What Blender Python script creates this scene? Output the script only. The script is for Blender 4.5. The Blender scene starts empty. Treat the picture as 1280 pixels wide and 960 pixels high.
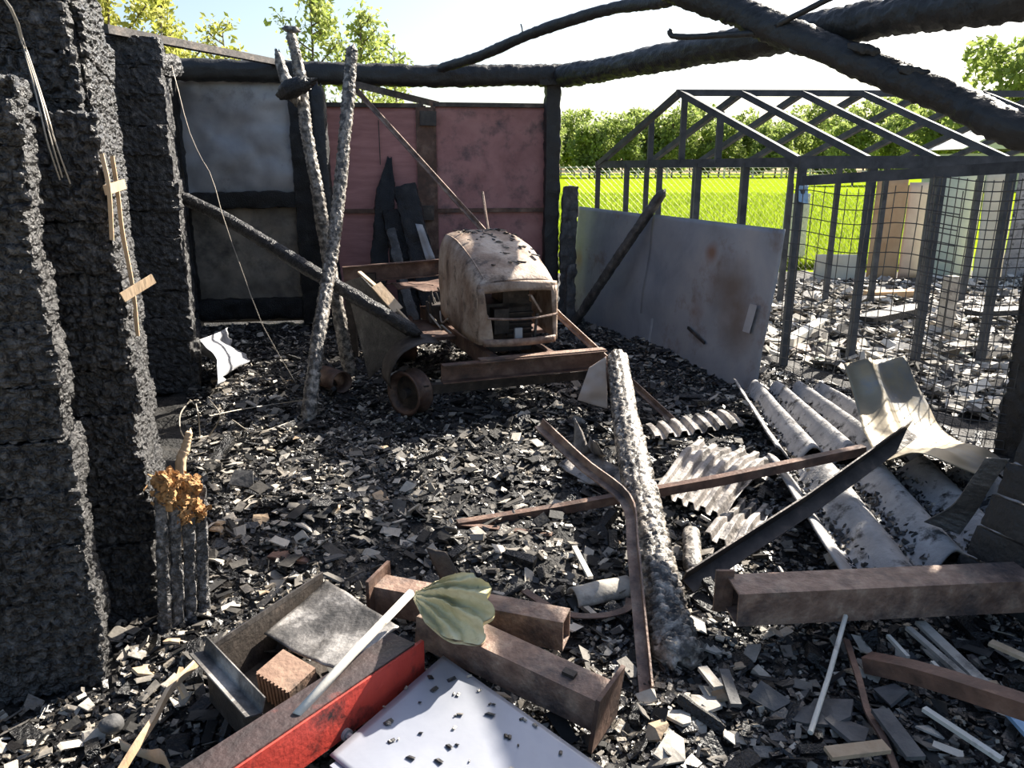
import bpy, math, random
import numpy as np
from mathutils import Vector, Matrix

# ------------------------------------------------------------------ camera, sky, sun, exposure
SC = bpy.context.scene
COL = SC.collection
PITCH = math.radians(15.6); FPX = 961.0; EYE = 1.5
cam_d = bpy.data.cameras.new('camera'); cam_d.sensor_width = 36.0; cam_d.lens = 36.0 * FPX / 1280.0
cam_d.clip_end = 1000; cam_d.clip_start = 0.05
cam = bpy.data.objects.new('camera', cam_d); COL.objects.link(cam)
cam.location = (0, 0, EYE); cam.rotation_euler = (math.pi / 2 - PITCH, 0, 0)
SC.camera = cam
SUN_AZ = math.radians(46); SUN_EL = math.radians(37)      # azimuth measured from +Y towards +X
world = bpy.data.worlds.new('world'); SC.world = world; world.use_nodes = True
wn = world.node_tree; wn.nodes.clear()
sky = wn.nodes.new('ShaderNodeTexSky'); sky.sky_type = 'NISHITA'; sky.sun_disc = False
sky.sun_elevation = SUN_EL; sky.sun_rotation = SUN_AZ; sky.air_density = 1.0; sky.dust_density = 2.2; sky.ozone_density = 1.0
bg = wn.nodes.new('ShaderNodeBackground'); bg.inputs['Strength'].default_value = 0.16
wo = wn.nodes.new('ShaderNodeOutputWorld')
wn.links.new(sky.outputs[0], bg.inputs[0]); wn.links.new(bg.outputs[0], wo.inputs[0])
sun_d = bpy.data.lights.new('sun', 'SUN'); sun_d.energy = 12.0; sun_d.angle = math.radians(0.6); sun_d.color = (1.0, 0.93, 0.82)
sun = bpy.data.objects.new('sun_offscreen', sun_d); COL.objects.link(sun)
sdir = Vector((math.sin(SUN_AZ) * math.cos(SUN_EL), math.cos(SUN_AZ) * math.cos(SUN_EL), math.sin(SUN_EL)))
sun.rotation_euler = sdir.to_track_quat('Z', 'Y').to_euler(); sun.location = (6, 6, 8)
SC.view_settings.view_transform = 'Standard'; SC.view_settings.look = 'None'
SC.view_settings.gamma = 1.0; SC.view_settings.use_curve_mapping = False
SC.view_settings.exposure = 0.5

# ------------------------------------------------------------------ helpers: places
CT, ST = math.cos(PITCH), math.sin(PITCH)
def ray(px, py):
    a = (px - 640) / FPX; b = (480 - py) / FPX
    return np.array((a, CT + b * ST, -ST + b * CT))
def P(px, py, Y):
    d = ray(px, py); return d * (Y / d[1]) + np.array((0, 0, EYE))
def G(px, py, z=0.0):
    d = ray(px, py); return d * ((z - EYE) / d[2]) + np.array((0, 0, EYE))
def W(px, py, A, B, off=0.0):
    """point of the upright plane over the ground line A-B, moved off metres towards the camera"""
    A = np.array(A, float); B = np.array(B, float); t = B - A; n = np.array((t[1], -t[0])); n /= np.linalg.norm(n)
    d = ray(px, py); A2 = A + n * off
    k = np.dot(n, A2) / np.dot(n, d[:2]); return d * k + np.array((0, 0, EYE))
def V(*a): return np.array(a, float)
def nrm(v): v = np.asarray(v, float); return v / (np.linalg.norm(v) + 1e-12)

# ------------------------------------------------------------------ helpers: noise
def _h(ix, iy, iz, s):
    n = (ix.astype(np.int64) * 374761393 + iy.astype(np.int64) * 668265263 + iz.astype(np.int64) * 2147483647 + s * 974634777) & 0x7fffffff
    n = ((n ^ (n >> 13)) * 1274126177) & 0x7fffffff
    n = ((n ^ (n >> 15)) * 1103515245 + 12345) & 0x7fffffff
    return ((n ^ (n >> 16)) & 0xffff) / 65535.0
def vnoise(p, s=0):
    p = np.asarray(p, float); i = np.floor(p).astype(np.int64); f = p - i; f = f * f * (3 - 2 * f); r = 0
    for dx in (0, 1):
        for dy in (0, 1):
            for dz in (0, 1):
                w = (f[:, 0] if dx else 1 - f[:, 0]) * (f[:, 1] if dy else 1 - f[:, 1]) * (f[:, 2] if dz else 1 - f[:, 2])
                r = r + w * _h(i[:, 0] + dx, i[:, 1] + dy, i[:, 2] + dz, s)
    return r * 2 - 1
def fbm(p, o=4, s=0):
    r = 0; a = 0.5; p = np.asarray(p, float)
    for k in range(o): r = r + a * vnoise(p * 2 ** k + 17.3 * k, s + k); a *= 0.5
    return r
def voro(p, s=0):
    p = np.asarray(p, float); i = np.floor(p).astype(np.int64)
    f1 = np.full(len(p), 9.0); f2 = np.full(len(p), 9.0)
    for dx in (-1, 0, 1):
        for dy in (-1, 0, 1):
            for dz in (-1, 0, 1):
                c = i + np.array((dx, dy, dz))
                q = np.stack([c[:, k] + 0.1 + 0.8 * _h(c[:, 0], c[:, 1], c[:, 2], s + 31 * k) for k in range(3)], 1)
                e = np.abs(p - q); d = 0.75 * e.max(1) + 0.25 * np.sqrt((e ** 2).sum(1))
                m = d < f1; f2 = np.where(m, f1, np.minimum(f2, d)); f1 = np.where(m, d, f1)
    return f1, f2
def alligator(p, s=0):
    """char cells: 1 on a cell, 0 in a crack"""
    f1, f2 = voro(p, s); return np.clip((f2 - f1) * 3.2, 0, 1) ** 0.7

# ------------------------------------------------------------------ helpers: objects
WL = {}
def tag(o, label=None, cat=None, group=None, kind=None):
    if label: o['label'] = label
    if cat: o['category'] = cat
    if group: o['group'] = group
    if kind: o['kind'] = kind
    return o
def empty(name, loc, label=None, cat=None, group=None, kind=None):
    o = bpy.data.objects.new(name, None); o.empty_display_size = 0.1; COL.objects.link(o); o.location = tuple(loc)
    WL[o] = np.array(loc, float); return tag(o, label, cat, group, kind)
def mk(name, v, f, mat, parent=None, smooth=False):
    v = np.asarray(v, float)
    if parent is None: base = np.array(((v[:, 0].min() + v[:, 0].max()) / 2, (v[:, 1].min() + v[:, 1].max()) / 2, v[:, 2].min()))
    else: base = WL[parent]
    me = bpy.data.meshes.new(name)
    if isinstance(f, np.ndarray):
        n, k = f.shape
        me.vertices.add(len(v)); me.vertices.foreach_set('co', (v - base).astype(np.float32).ravel())
        me.loops.add(n * k); me.loops.foreach_set('vertex_index', f.astype(np.int32).ravel())
        me.polygons.add(n); me.polygons.foreach_set('loop_start', np.arange(0, n * k, k, dtype=np.int32))
        me.update(calc_edges=True)
    else:
        me.from_pydata([tuple(x) for x in (v - base)], [], f)
    me.polygons.foreach_set('use_smooth', [bool(smooth)] * len(me.polygons))
    me.materials.append(mat); me.update()
    o = bpy.data.objects.new(name, me); COL.objects.link(o)
    if parent is None: o.location = tuple(base)
    else: o.parent = parent
    WL[o] = base; return o
def join(*ms):
    vs = []; fs = []; n = 0
    for v, f in ms:
        v = np.asarray(v, float); vs.append(v); fs += [tuple(int(i) + n for i in q) for q in f]; n += len(v)
    return np.concatenate(vs), fs
def box(c, ax, ay, az):
    """box from centre and three half vectors"""
    c, ax, ay, az = map(lambda q: np.asarray(q, float), (c, ax, ay, az))
    v = [c + i * ax + j * ay + k * az for i in (-1, 1) for j in (-1, 1) for k in (-1, 1)]
    return np.array(v), [(0, 1, 3, 2), (4, 6, 7, 5), (0, 4, 5, 1), (2, 3, 7, 6), (0, 2, 6, 4), (1, 5, 7, 3)]
def axes(d, up=(0, 0, 1)):
    d = nrm(d); u = np.asarray(up, float)
    if abs(np.dot(d, nrm(u))) > 0.98: u = V(0, 1, 0)
    s = nrm(np.cross(d, u)); return d, s, nrm(np.cross(s, d))
def bar(p0, p1, w, h, up=(0, 0, 1)):
    p0 = np.asarray(p0, float); p1 = np.asarray(p1, float); d, s, u = axes(p1 - p0, up)
    return box((p0 + p1) / 2, (p1 - p0) / 2, s * w / 2, u * h / 2)
def catmull(pts, n):
    pts = np.asarray(pts, float)
    if len(pts) < 3:
        t = np.linspace(0, 1, n)[:, None]; return pts[0] * (1 - t) + pts[-1] * t
    q = np.vstack([2 * pts[0] - pts[1], pts, 2 * pts[-1] - pts[-2]]); m = len(pts) - 1
    t = np.linspace(0, m, n); i = np.minimum(t.astype(int), m - 1); f = (t - i)[:, None]
    a, b, c, d = q[i], q[i + 1], q[i + 2], q[i + 3]
    return 0.5 * (2 * b + (c - a) * f + (2 * a - 5 * b + 4 * c - d) * f ** 2 + (3 * b - a - 3 * c + d) * f ** 3)
def sweep(profile, path, up=(0, 0, 1), hollow=None, closed=True, caps=True):
    """profile: list of (side, up) offsets along a polyline path; hollow: inner profile of a tube"""
    path = np.asarray(path, float); n = len(path); vs = []; fs = []
    fr = []
    for i in range(n):
        d = path[min(i + 1, n - 1)] - path[max(i - 1, 0)]; fr.append(axes(d, up))
    def ring(pr):
        st = sum(len(x) for x in vs)
        vs.append(np.array([path[i] + a * fr[i][1] + b * fr[i][2] for i in range(n) for a, b in pr])); return st
    def skin(st, k, flip):
        for i in range(n - 1):
            for j in range(k if closed else k - 1):
                q = (st + i * k + j, st + i * k + (j + 1) % k, st + (i + 1) * k + (j + 1) % k, st + (i + 1) * k + j)
                fs.append(q if not flip else q[::-1])
    k = len(profile); a = ring(profile); skin(a, k, False)
    if hollow:
        b = ring(hollow); skin(b, k, True)
        for e in (0, n - 1):
            for j in range(k):
                q = (a + e * k + j, b + e * k + j, b + e * k + (j + 1) % k, a + e * k + (j + 1) % k); fs.append(q if e == 0 else q[::-1])
    elif caps and closed:
        fs.append(tuple(range(a, a + k))[::-1]); fs.append(tuple(range(a + (n - 1) * k, a + n * k)))
    return np.concatenate(vs), fs
def circ(r, k=8): return [(r * math.cos(2 * math.pi * i / k), r * math.sin(2 * math.pi * i / k)) for i in range(k)]
def rect(w, h): return [(-w / 2, -h / 2), (w / 2, -h / 2), (w / 2, h / 2), (-w / 2, h / 2)]
def angle_prof(a, b, t): return [(0, 0), (a, 0), (a, t), (t, t), (t, b), (0, b)]
def chan_prof(w, h, t): return [(-w / 2, -h / 2), (w / 2, -h / 2), (w / 2, -h / 2 + t), (-w / 2 + t, -h / 2 + t), (-w / 2 + t, h / 2 - t), (w / 2, h / 2 - t), (w / 2, h / 2), (-w / 2, h / 2)]
def tube(path, r, k=8, n=None):
    if n: path = catmull(path, n)
    return sweep(circ(r, k), path)
def rings(v_rings, close_u=True, caps=True):
    """v_rings (n,k,3) -> mesh"""
    n, k, _ = v_rings.shape; v = v_rings.reshape(-1, 3); fs = []
    for i in range(n - 1):
        for j in range(k if close_u else k - 1):
            fs.append((i * k + j, i * k + (j + 1) % k, (i + 1) * k + (j + 1) % k, (i + 1) * k + j))
    if caps:
        fs.append(tuple(range(k))[::-1]); fs.append(tuple(range((n - 1) * k, n * k)))
    return v, fs
def sheet(grid, t=0.002):
    """grid (n,m,3) of points -> thin solid sheet"""
    n, m, _ = grid.shape
    du = np.gradient(grid, axis=0); dv = np.gradient(grid, axis=1); nn = np.cross(du, dv); nn /= (np.linalg.norm(nn, axis=2, keepdims=True) + 1e-9)
    a = (grid + nn * t / 2).reshape(-1, 3); b = (grid - nn * t / 2).reshape(-1, 3); N = n * m; fs = []
    for i in range(n - 1):
        for j in range(m - 1):
            q = (i * m + j, (i + 1) * m + j, (i + 1) * m + j + 1, i * m + j + 1); fs.append(q); fs.append(tuple(x + N for x in q[::-1]))
    bd = [i * m for i in range(n)] + [(n - 1) * m + j for j in range(1, m)] + [i * m + m - 1 for i in range(n - 2, -1, -1)] + [j for j in range(m - 2, 0, -1)]
    for x, y in zip(bd, bd[1:] + bd[:1]): fs.append((x, x + N, y + N, y))
    return np.vstack([a, b]), fs
def bilinear(c00, c10, c11, c01, n, m):
    u = np.linspace(0, 1, n)[:, None, None]; w = np.linspace(0, 1, m)[None, :, None]
    c00, c10, c11, c01 = [np.asarray(c, float)[None, None, :] for c in (c00, c10, c11, c01)]
    return (1 - u) * (1 - w) * c00 + u * (1 - w) * c10 + u * w * c11 + (1 - u) * w * c01
def gnormal(g): return nrm(np.cross(g[-1, 0] - g[0, 0], g[0, -1] - g[0, 0]))
def crumple(g, amp, scale, seed=0, o=3):
    n = gnormal(g); d = fbm(g.reshape(-1, 3) * scale + seed * 7.7, o, seed).reshape(g.shape[:2]); return g + n * (d * amp)[..., None]
def log(path, r, step=0.02, k=32, cell=0.03, along=1.0, amp=None, seed=1, wob=0.10, r1=None, square=0.0, taper=0.5):
    """charred pole: tube with cracked blocky skin, ragged ends"""
    path = np.asarray(path, float); L = sum(np.linalg.norm(path[i + 1] - path[i]) for i in range(len(path) - 1))
    n = max(6, int(L / step)); c = catmull(path, n); r1 = r if r1 is None else r1; amp = 0.16 * r if amp is None else amp
    d = np.gradient(c, axis=0); d /= np.linalg.norm(d, axis=1, keepdims=True)
    _, s0, u0 = axes(d[0]); S = [s0]; U = [u0]
    for i in range(1, n):
        s = S[-1] - d[i] * np.dot(S[-1], d[i]); s = nrm(s); S.append(s); U.append(np.cross(s, d[i]))
    S = np.array(S); U = np.array(U); th = np.linspace(0, 2 * math.pi, k, endpoint=False)
    tt = np.linspace(0, 1, n); R = r + (r1 - r) * tt
    sq = 1 + square * (1 / np.maximum(np.abs(np.cos(th)), np.abs(np.sin(th))) - 1)
    dirs = S[:, None, :] * np.cos(th)[None, :, None] + U[:, None, :] * np.sin(th)[None, :, None]
    flat = np.stack([np.broadcast_to(R[:, None] * np.cos(th), (n, k)), np.broadcast_to(R[:, None] * np.sin(th), (n, k)), np.broadcast_to((tt * L)[:, None], (n, k))], 2).reshape(-1, 3)
    al = alligator(flat / np.array((cell * 1.5, cell * 1.5, cell * along)) + seed * 3.1, seed).reshape(n, k)
    lo = fbm(flat * np.array((4, 4, 5.0)) / (r / 0.06) ** 0.5 + seed * 5.3, 3, seed).reshape(n, k)
    rad = R[:, None] * sq[None, :] * (1 + wob * 2 * lo) + amp * (al - 0.75)
    e = np.minimum(tt, 1 - tt) * L / (r * 1.2); rad = rad * np.clip(taper + (1 - taper) * e, taper, 1)[:, None]
    c2 = np.broadcast_to(c[:, None, :], (n, k, 3)).copy()
    jag = vnoise(np.stack([np.cos(th) * 1.7, np.sin(th) * 1.7, np.full(k, seed * 2.2)], 1), seed) * r * 0.8
    c2[0] -= d[0] * jag[:, None]; c2[-1] += d[-1] * jag[:, None]
    v, f = rings(c2 + dirs * rad[..., None], True, False)
    v = np.vstack([v, c[0] + d[0] * r * 0.5, c[-1] - d[-1] * r * 0.5]); m = n * k
    f += [(j, m, (j + 1) % k) for j in range(k)] + [((n - 1) * k + (j + 1) % k, m + 1, (n - 1) * k + j) for j in range(k)]
    return v, f
def charbox(c, ax, ay, az, res=0.02, rr=0.02, cell=(0.04, 0.04, 0.04), amp=0.012, seed=1, lowamp=0.01):
    """charred timber: rounded box with cracked skin; ax, ay, az half vectors, orthogonal"""
    hs = [np.linalg.norm(q) for q in (ax, ay, az)]; D = [nrm(ax), nrm(ay), nrm(az)]; rr = min([rr] + [h * 0.6 for h in hs])
    vs = []; fs = []; off = 0
    for i in range(3):
        j, k = (i + 1) % 3, (i + 2) % 3
        nj = max(2, int(2 * hs[j] / res) + 1); nk = max(2, int(2 * hs[k] / res) + 1)
        for sg in (-1, 1):
            a, b = np.meshgrid(np.linspace(-hs[j], hs[j], nj), np.linspace(-hs[k], hs[k], nk), indexing='ij')
            q = np.zeros((nj * nk, 3)); q[:, i] = sg * hs[i]; q[:, j] = a.ravel(); q[:, k] = b.ravel(); vs.append(q)
            idx = np.arange(nj * nk).reshape(nj, nk) + off; off += nj * nk
            f = np.stack([idx[:-1, :-1], idx[1:, :-1], idx[1:, 1:], idx[:-1, 1:]], -1).reshape(-1, 4)
            fs.append(f if sg > 0 else f[:, ::-1])
    p = np.vstack(vs); inner = np.array(hs) - rr; q = np.clip(p, -inner, inner); n = p - q; n /= (np.linalg.norm(n, axis=1, keepdims=True) + 1e-9)
    s = q + rr * n
    al = alligator(s / np.array(cell) + seed * 4.7, seed); lo = fbm(s * 9 + seed * 2.9, 3, seed)
    s = s + n * (amp * (al - 0.8) + lowamp * 2 * lo)[:, None]
    v = np.asarray(c, float) + s @ np.array(D); return v, np.vstack(fs)

# ------------------------------------------------------------------ materials
MATS = {}
def mat(name, stops, scale=4.0, rough=0.6, metal=0.0, bump=0.3, bscale=40.0, spec=0.5, island=False, detail=6.0, stretch=(1, 1, 1), dist=0.3, bdist=0.01, soot=None, rough2=None):
    m = bpy.data.materials.new(name); m.use_nodes = True; nt = m.node_tree; N = nt.nodes; Lk = nt.links
    b = N['Principled BSDF']; tc = N.new('ShaderNodeTexCoord'); mp = N.new('ShaderNodeMapping'); mp.inputs['Scale'].default_value = stretch
    Lk.new(tc.outputs['Object'], mp.inputs[0])
    nz = N.new('ShaderNodeTexNoise'); nz.inputs['Scale'].default_value = scale; nz.inputs['Detail'].default_value = detail; nz.inputs['Distortion'].default_value = dist; nz.inputs['Roughness'].default_value = 0.62
    Lk.new(mp.outputs[0], nz.inputs['Vector'])
    r = N.new('ShaderNodeValToRGB'); el = r.color_ramp.elements
    while len(el) < len(stops): el.new(0.5)
    for e, (p, c) in zip(el, stops): e.position = p; e.color = (c[0], c[1], c[2], 1)
    if island:
        g = N.new('ShaderNodeNewGeometry'); mx = N.new('ShaderNodeMath'); mx.operation = 'MULTIPLY_ADD'; mx.inputs[1].default_value = 0.35; 
        ad = N.new('ShaderNodeMath'); ad.operation = 'ADD'; ad.inputs[1].default_value = -0.175
        Lk.new(nz.outputs['Fac'], mx.inputs[0]); Lk.new(g.outputs['Random Per Island'], mx.inputs[2]); Lk.new(mx.outputs[0], ad.inputs[0]); Lk.new(ad.outputs[0], r.inputs[0])
    else: Lk.new(nz.outputs['Fac'], r.inputs[0])
    col = r.outputs['Color']
    if soot:
        n2 = N.new('ShaderNodeTexNoise'); n2.inputs['Scale'].default_value = soot[1]; n2.inputs['Detail'].default_value = 8; n2.inputs['Roughness'].default_value = 0.7
        Lk.new(tc.outputs['Object'], n2.inputs['Vector'])
        r2 = N.new('ShaderNodeValToRGB'); r2.color_ramp.elements[0].position = soot[2]; r2.color_ramp.elements[1].position = soot[3]
        r2.color_ramp.elements[0].color = (0, 0, 0, 1); r2.color_ramp.elements[1].color = (1, 1, 1, 1); Lk.new(n2.outputs['Fac'], r2.inputs[0])
        mi = N.new('ShaderNodeMix'); mi.data_type = 'RGBA'; Lk.new(r2.outputs[0], mi.inputs[0]); Lk.new(col, mi.inputs[6]); mi.inputs[7].default_value = (*soot[0], 1); col = mi.outputs[2]
    Lk.new(col, b.inputs['Base Color'])
    b.inputs['Metallic'].default_value = metal; b.inputs['Roughness'].default_value = rough; b.inputs['Specular IOR Level'].default_value = spec
    if rough2 is not None:
        mr = N.new('ShaderNodeMapRange'); mr.inputs['To Min'].default_value = rough; mr.inputs['To Max'].default_value = rough2; mr.inputs['From Min'].default_value = 0.35; mr.inputs['From Max'].default_value = 0.65
        Lk.new(nz.outputs['Fac'], mr.inputs['Value']); Lk.new(mr.outputs[0], b.inputs['Roughness'])
    if bump:
        nb = N.new('ShaderNodeTexNoise'); nb.inputs['Scale'].default_value = bscale; nb.inputs['Detail'].default_value = 5; Lk.new(mp.outputs[0], nb.inputs['Vector'])
        bp = N.new('ShaderNodeBump'); bp.inputs['Strength'].default_value = bump; bp.inputs['Distance'].default_value = bdist
        Lk.new(nb.outputs['Fac'], bp.inputs['Height']); Lk.new(bp.outputs[0], b.inputs['Normal'])
    MATS[name] = m; return m
def leafmat(name, c1, c2):
    m = mat(name, [(0.0, c1), (1.0, c2)], 1.0, 0.6, 0, 0, island=True)
    nt = m.node_tree; b = nt.nodes['Principled BSDF']; out = nt.nodes['Material Output']
    t = nt.nodes.new('ShaderNodeBsdfTranslucent'); mx = nt.nodes.new('ShaderNodeMixShader'); mx.inputs[0].default_value = 0.55
    src = b.inputs['Base Color'].links[0].from_socket; nt.links.new(src, t.inputs[0])
    nt.links.new(b.outputs[0], mx.inputs[1]); nt.links.new(t.outputs[0], mx.inputs[2]); nt.links.new(mx.outputs[0], out.inputs[0]); return m
def blob(m, centre, r0, r1, colour, wob=.35, amount=1.0, scale=6.0):
    """a stain of its own shape around a point of the object"""
    nt = m.node_tree; N = nt.nodes; L = nt.links; b = N['Principled BSDF']; src = b.inputs['Base Color'].links[0].from_socket
    tc = N.new('ShaderNodeTexCoord'); nz = N.new('ShaderNodeTexNoise'); nz.inputs['Scale'].default_value = scale; nz.inputs['Detail'].default_value = 5; L.new(tc.outputs['Object'], nz.inputs['Vector'])
    sub = N.new('ShaderNodeVectorMath'); sub.operation = 'SUBTRACT'; sub.inputs[1].default_value = tuple(centre); L.new(tc.outputs['Object'], sub.inputs[0])
    ln = N.new('ShaderNodeVectorMath'); ln.operation = 'LENGTH'; L.new(sub.outputs[0], ln.inputs[0])
    ma = N.new('ShaderNodeMath'); ma.operation = 'MULTIPLY_ADD'; ma.inputs[1].default_value = wob * r1 * 2; L.new(nz.outputs['Fac'], ma.inputs[0]); L.new(ln.outputs['Value'], ma.inputs[2])
    mr = N.new('ShaderNodeMapRange'); mr.inputs['From Min'].default_value = r0 + wob * r1; mr.inputs['From Max'].default_value = r1 + wob * r1; mr.inputs['To Min'].default_value = amount; mr.inputs['To Max'].default_value = 0; L.new(ma.outputs[0], mr.inputs['Value'])
    mi = N.new('ShaderNodeMix'); mi.data_type = 'RGBA'; L.new(mr.outputs[0], mi.inputs[0]); L.new(src, mi.inputs[6]); mi.inputs[7].default_value = (*colour, 1); L.new(mi.outputs[2], b.inputs['Base Color'])
K = lambda v: (v, v, v)
M_char = mat('char', [(0.3, (.003, .003, .0035)), (0.55, (.008, .008, .009)), (0.75, (.03, .029, .028))], 14, 0.40, 0, 0.8, 90, 0.4, bdist=0.012)
M_charlog = mat('char_timber', [(0.3, (.003, .003, .0035)), (0.52, (.007, .0069, .0072)), (0.72, (.045, .042, .040))], 30, 0.34, 0, 1.0, 110, 0.5, bdist=0.012)
M_charwall = mat('char_log_wall', [(0.3, (.005, .005, .0055)), (0.5, (.020, .0195, .0195)), (0.66, (.09, .086, .083)), (0.8, (.24, .23, .22))], 36, 0.34, 0, 1.0, 115, 0.55, bdist=0.012)
M_charsilver = mat('ash_silvered_char', [(0.3, (.010, .010, .0105)), (0.48, (.05, .049, .049)), (0.62, (.22, .21, .205)), (0.78, (.46, .44, .42))], 40, 0.36, 0, 1.0, 120, 0.7, bdist=0.012)
M_charash = mat('char_with_ash', [(0.3, (.012, .011, .011)), (0.44, (.06, .054, .048)), (0.56, (.27, .24, .205)), (0.72, (.52, .47, .41))], 26, 0.5, 0, 0.8, 110, 0.6, bdist=0.006)
M_beam = mat('sooty_beam', [(0.3, (.008, .0085, .009)), (0.6, (.020, .0205, .021)), (0.8, (.045, .045, .045))], 9, 0.55, 0, 0.6, 60, 0.5)
M_ground = mat('burnt_ground', [(0.3, (.008, .008, .008)), (0.5, (.016, .015, .014)), (0.66, (.045, .039, .033)), (0.82, (.12, .105, .088))], 9, 0.75, 0, 0.9, 60, 0.4, bdist=0.02)
M_rub = mat('charcoal_rubble', [(0.0, (.005, .005, .006)), (0.5, (.013, .012, .012)), (0.68, (.05, .045, .04)), (0.82, (.16, .14, .115)), (1.0, (.42, .37, .30))], 20, 0.34, 0, 0.5, 90, 0.6, island=True)
M_flake = mat('ash_flakes', [(0.0, (.012, .012, .012)), (0.4, (.04, .037, .034)), (0.7, (.17, .155, .135)), (1.0, (.50, .45, .38))], 20, 0.7, 0, 0.3, 60, 0.3, island=True)
M_ghrub = mat('pale_ashy_rubble', [(0.0, (.03, .028, .025)), (0.3, (.16, .145, .125)), (0.6, (.42, .39, .34)), (1.0, (.66, .62, .56))], 20, 0.8, 0, 0.3, 60, 0.3, island=True)
M_pale = mat('pale_slate', [(0.3, (.30, .27, .23)), (0.7, (.52, .48, .42))], 9, 0.8, 0, 0.3, 60, 0.3, soot=((.05, .045, .04), 6, 0.5, 0.7))
M_tan = mat('tan_clay', [(0.3, (.34, .24, .15)), (0.7, (.50, .38, .26))], 9, 0.8, 0, 0.3, 60, 0.3, soot=((.06, .05, .04), 6, 0.52, 0.75))
M_grey = mat('grey_slate', [(0.3, (.045, .045, .048)), (0.7, (.12, .117, .114))], 9, 0.75, 0, 0.4, 60, 0.4)
M_steel = mat('dark_steel', [(0.3, (.03, .028, .028)), (0.55, (.07, .062, .058)), (0.75, (.16, .13, .11))], 12, 0.5, 0.5, 0.3, 50)
M_rust = mat('rusted_steel', [(0.3, (.07, .04, .03)), (0.5, (.13, .075, .055)), (0.7, (.24, .16, .12))], 8, 0.6, 0.3, 0.4, 50, soot=((.03, .028, .028), 5, 0.5, 0.72))
M_rustpink = mat('scaled_rust_steel', [(0.3, (.12, .07, .05)), (0.5, (.24, .155, .115)), (0.7, (.38, .28, .21))], 14, 0.6, 0.15, 0.5, 70, soot=((.045, .038, .04), 5, 0.48, 0.68))
M_gate = mat('faded_red_gate_paint', [(0.3, (.26, .115, .11)), (0.5, (.38, .18, .17)), (0.7, (.46, .24, .22))], 3, 0.6, 0, 0.15, 40, soot=((.07, .055, .06), 4.5, 0.5, 0.72))
M_gateclean = mat('faded_red_gate_paint_clean', [(0.3, (.32, .14, .135)), (0.7, (.48, .235, .22))], 3, 0.6, 0, 0.15, 40, stretch=(1, 1, 6))
M_galv = mat('galvanised_sheet', [(0.3, (.26, .265, .28)), (0.7, (.44, .445, .46))], 2.5, 0.5, 0.15, 0.1, 30, soot=((.06, .05, .045), 3, 0.56, 0.8))
M_fence = mat('stained_sheet', [(0.25, (.17, .19, .22)), (0.5, (.27, .29, .32)), (0.75, (.36, .36, .37))], 2.0, 0.55, 0.25, 0.12, 30, soot=((.15, .095, .065), 1.7, 0.56, 0.72))
M_brownsheet = mat('heat_stained_sheet', [(0.3, (.10, .085, .07)), (0.5, (.20, .17, .135)), (0.7, (.30, .25, .19))], 3.5, 0.6, 0.0, 0.2, 30, soot=((.03, .028, .026), 3, 0.5, 0.7))
M_asb = mat('asbestos_slate', [(0.3, (.22, .212, .205)), (0.7, (.42, .40, .385))], 8, 0.8, 0, 0.4, 80, soot=((.045, .042, .04), 9, 0.53, 0.64))
M_asb2 = mat('charred_profile_sheet', [(0.3, (.20, .18, .165)), (0.7, (.46, .42, .385))], 6, 0.55, 0.2, 0.4, 60, soot=((.05, .045, .042), 7, 0.47, 0.6))
M_curl = mat('scorched_tin', [(0.3, (.17, .14, .095)), (0.6, (.28, .24, .17)), (0.8, (.36, .33, .26))], 2.5, 0.5, 0.4, 0.1, 30, soot=((.2, .22, .25), 2.2, 0.55, 0.7))
M_hood = mat('burnt_hood', [(0.3, (.11, .07, .05)), (0.43, (.26, .18, .13)), (0.56, (.42, .33, .26)), (0.72, (.56, .48, .40))], 4, 0.65, 0.1, 0.35, 60, soot=((.05, .036, .028), 7, 0.52, 0.66))
M_engine = mat('burnt_engine', [(0.3, (.02, .017, .015)), (0.6, (.06, .048, .04)), (0.8, (.15, .12, .1))], 15, 0.6, 0.3, 0.4, 60)
M_red = mat('red_paint', [(0.3, (.40, .035, .025)), (0.6, (.55, .065, .045)), (0.8, (.62, .14, .10))], 4, 0.5, 0, 0.25, 50, soot=((.02, .016, .016), 9, 0.50, 0.66))
M_redburn = mat('blackened_red_paint', [(0.3, (.02, .018, .018)), (0.58, (.06, .04, .038)), (0.8, (.32, .06, .04))], 7, 0.5, 0.1, 0.4, 60)
M_panel = mat('bare_steel_panel', [(0.3, (.26, .275, .32)), (0.7, (.42, .43, .47))], 1.5, 0.4, 0.4, 0.06, 30, soot=((.16, .07, .06), 1.1, 0.62, 0.8))
M_scorch = mat('scorched_panel', [(0.35, (.03, .029, .028)), (0.5, (.12, .112, .105)), (0.62, (.36, .34, .32))], 5, 0.45, 0.2, 0.5, 60)
M_white = mat('white_pvc', [(0.3, (.50, .47, .40)), (0.7, (.68, .65, .58))], 6, 0.5, 0, 0.1, 40, soot=((.12, .1, .09), 8, 0.6, 0.75))
M_bag = mat('crumpled_plastic', [(0.3, (.42, .38, .20)), (0.55, (.60, .55, .34)), (0.8, (.74, .68, .48))], 9, 0.45, 0, 0.3, 60, soot=((.04, .04, .03), 12, 0.6, 0.7))
M_wire = mat('wire_steel', [(0.3, (.035, .035, .038)), (0.7, (.10, .095, .09))], 12, 0.5, 0.4, 0, 0)
M_wirelight = mat('bare_bright_wire', [(0.3, (.25, .22, .18)), (0.7, (.45, .40, .33))], 12, 0.5, 0.3, 0, 0)
M_frame = mat('greenhouse_frame', [(0.3, (.03, .034, .04)), (0.7, (.085, .09, .10))], 8, 0.7, 0.0, 0.2, 40, 0.3)
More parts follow.
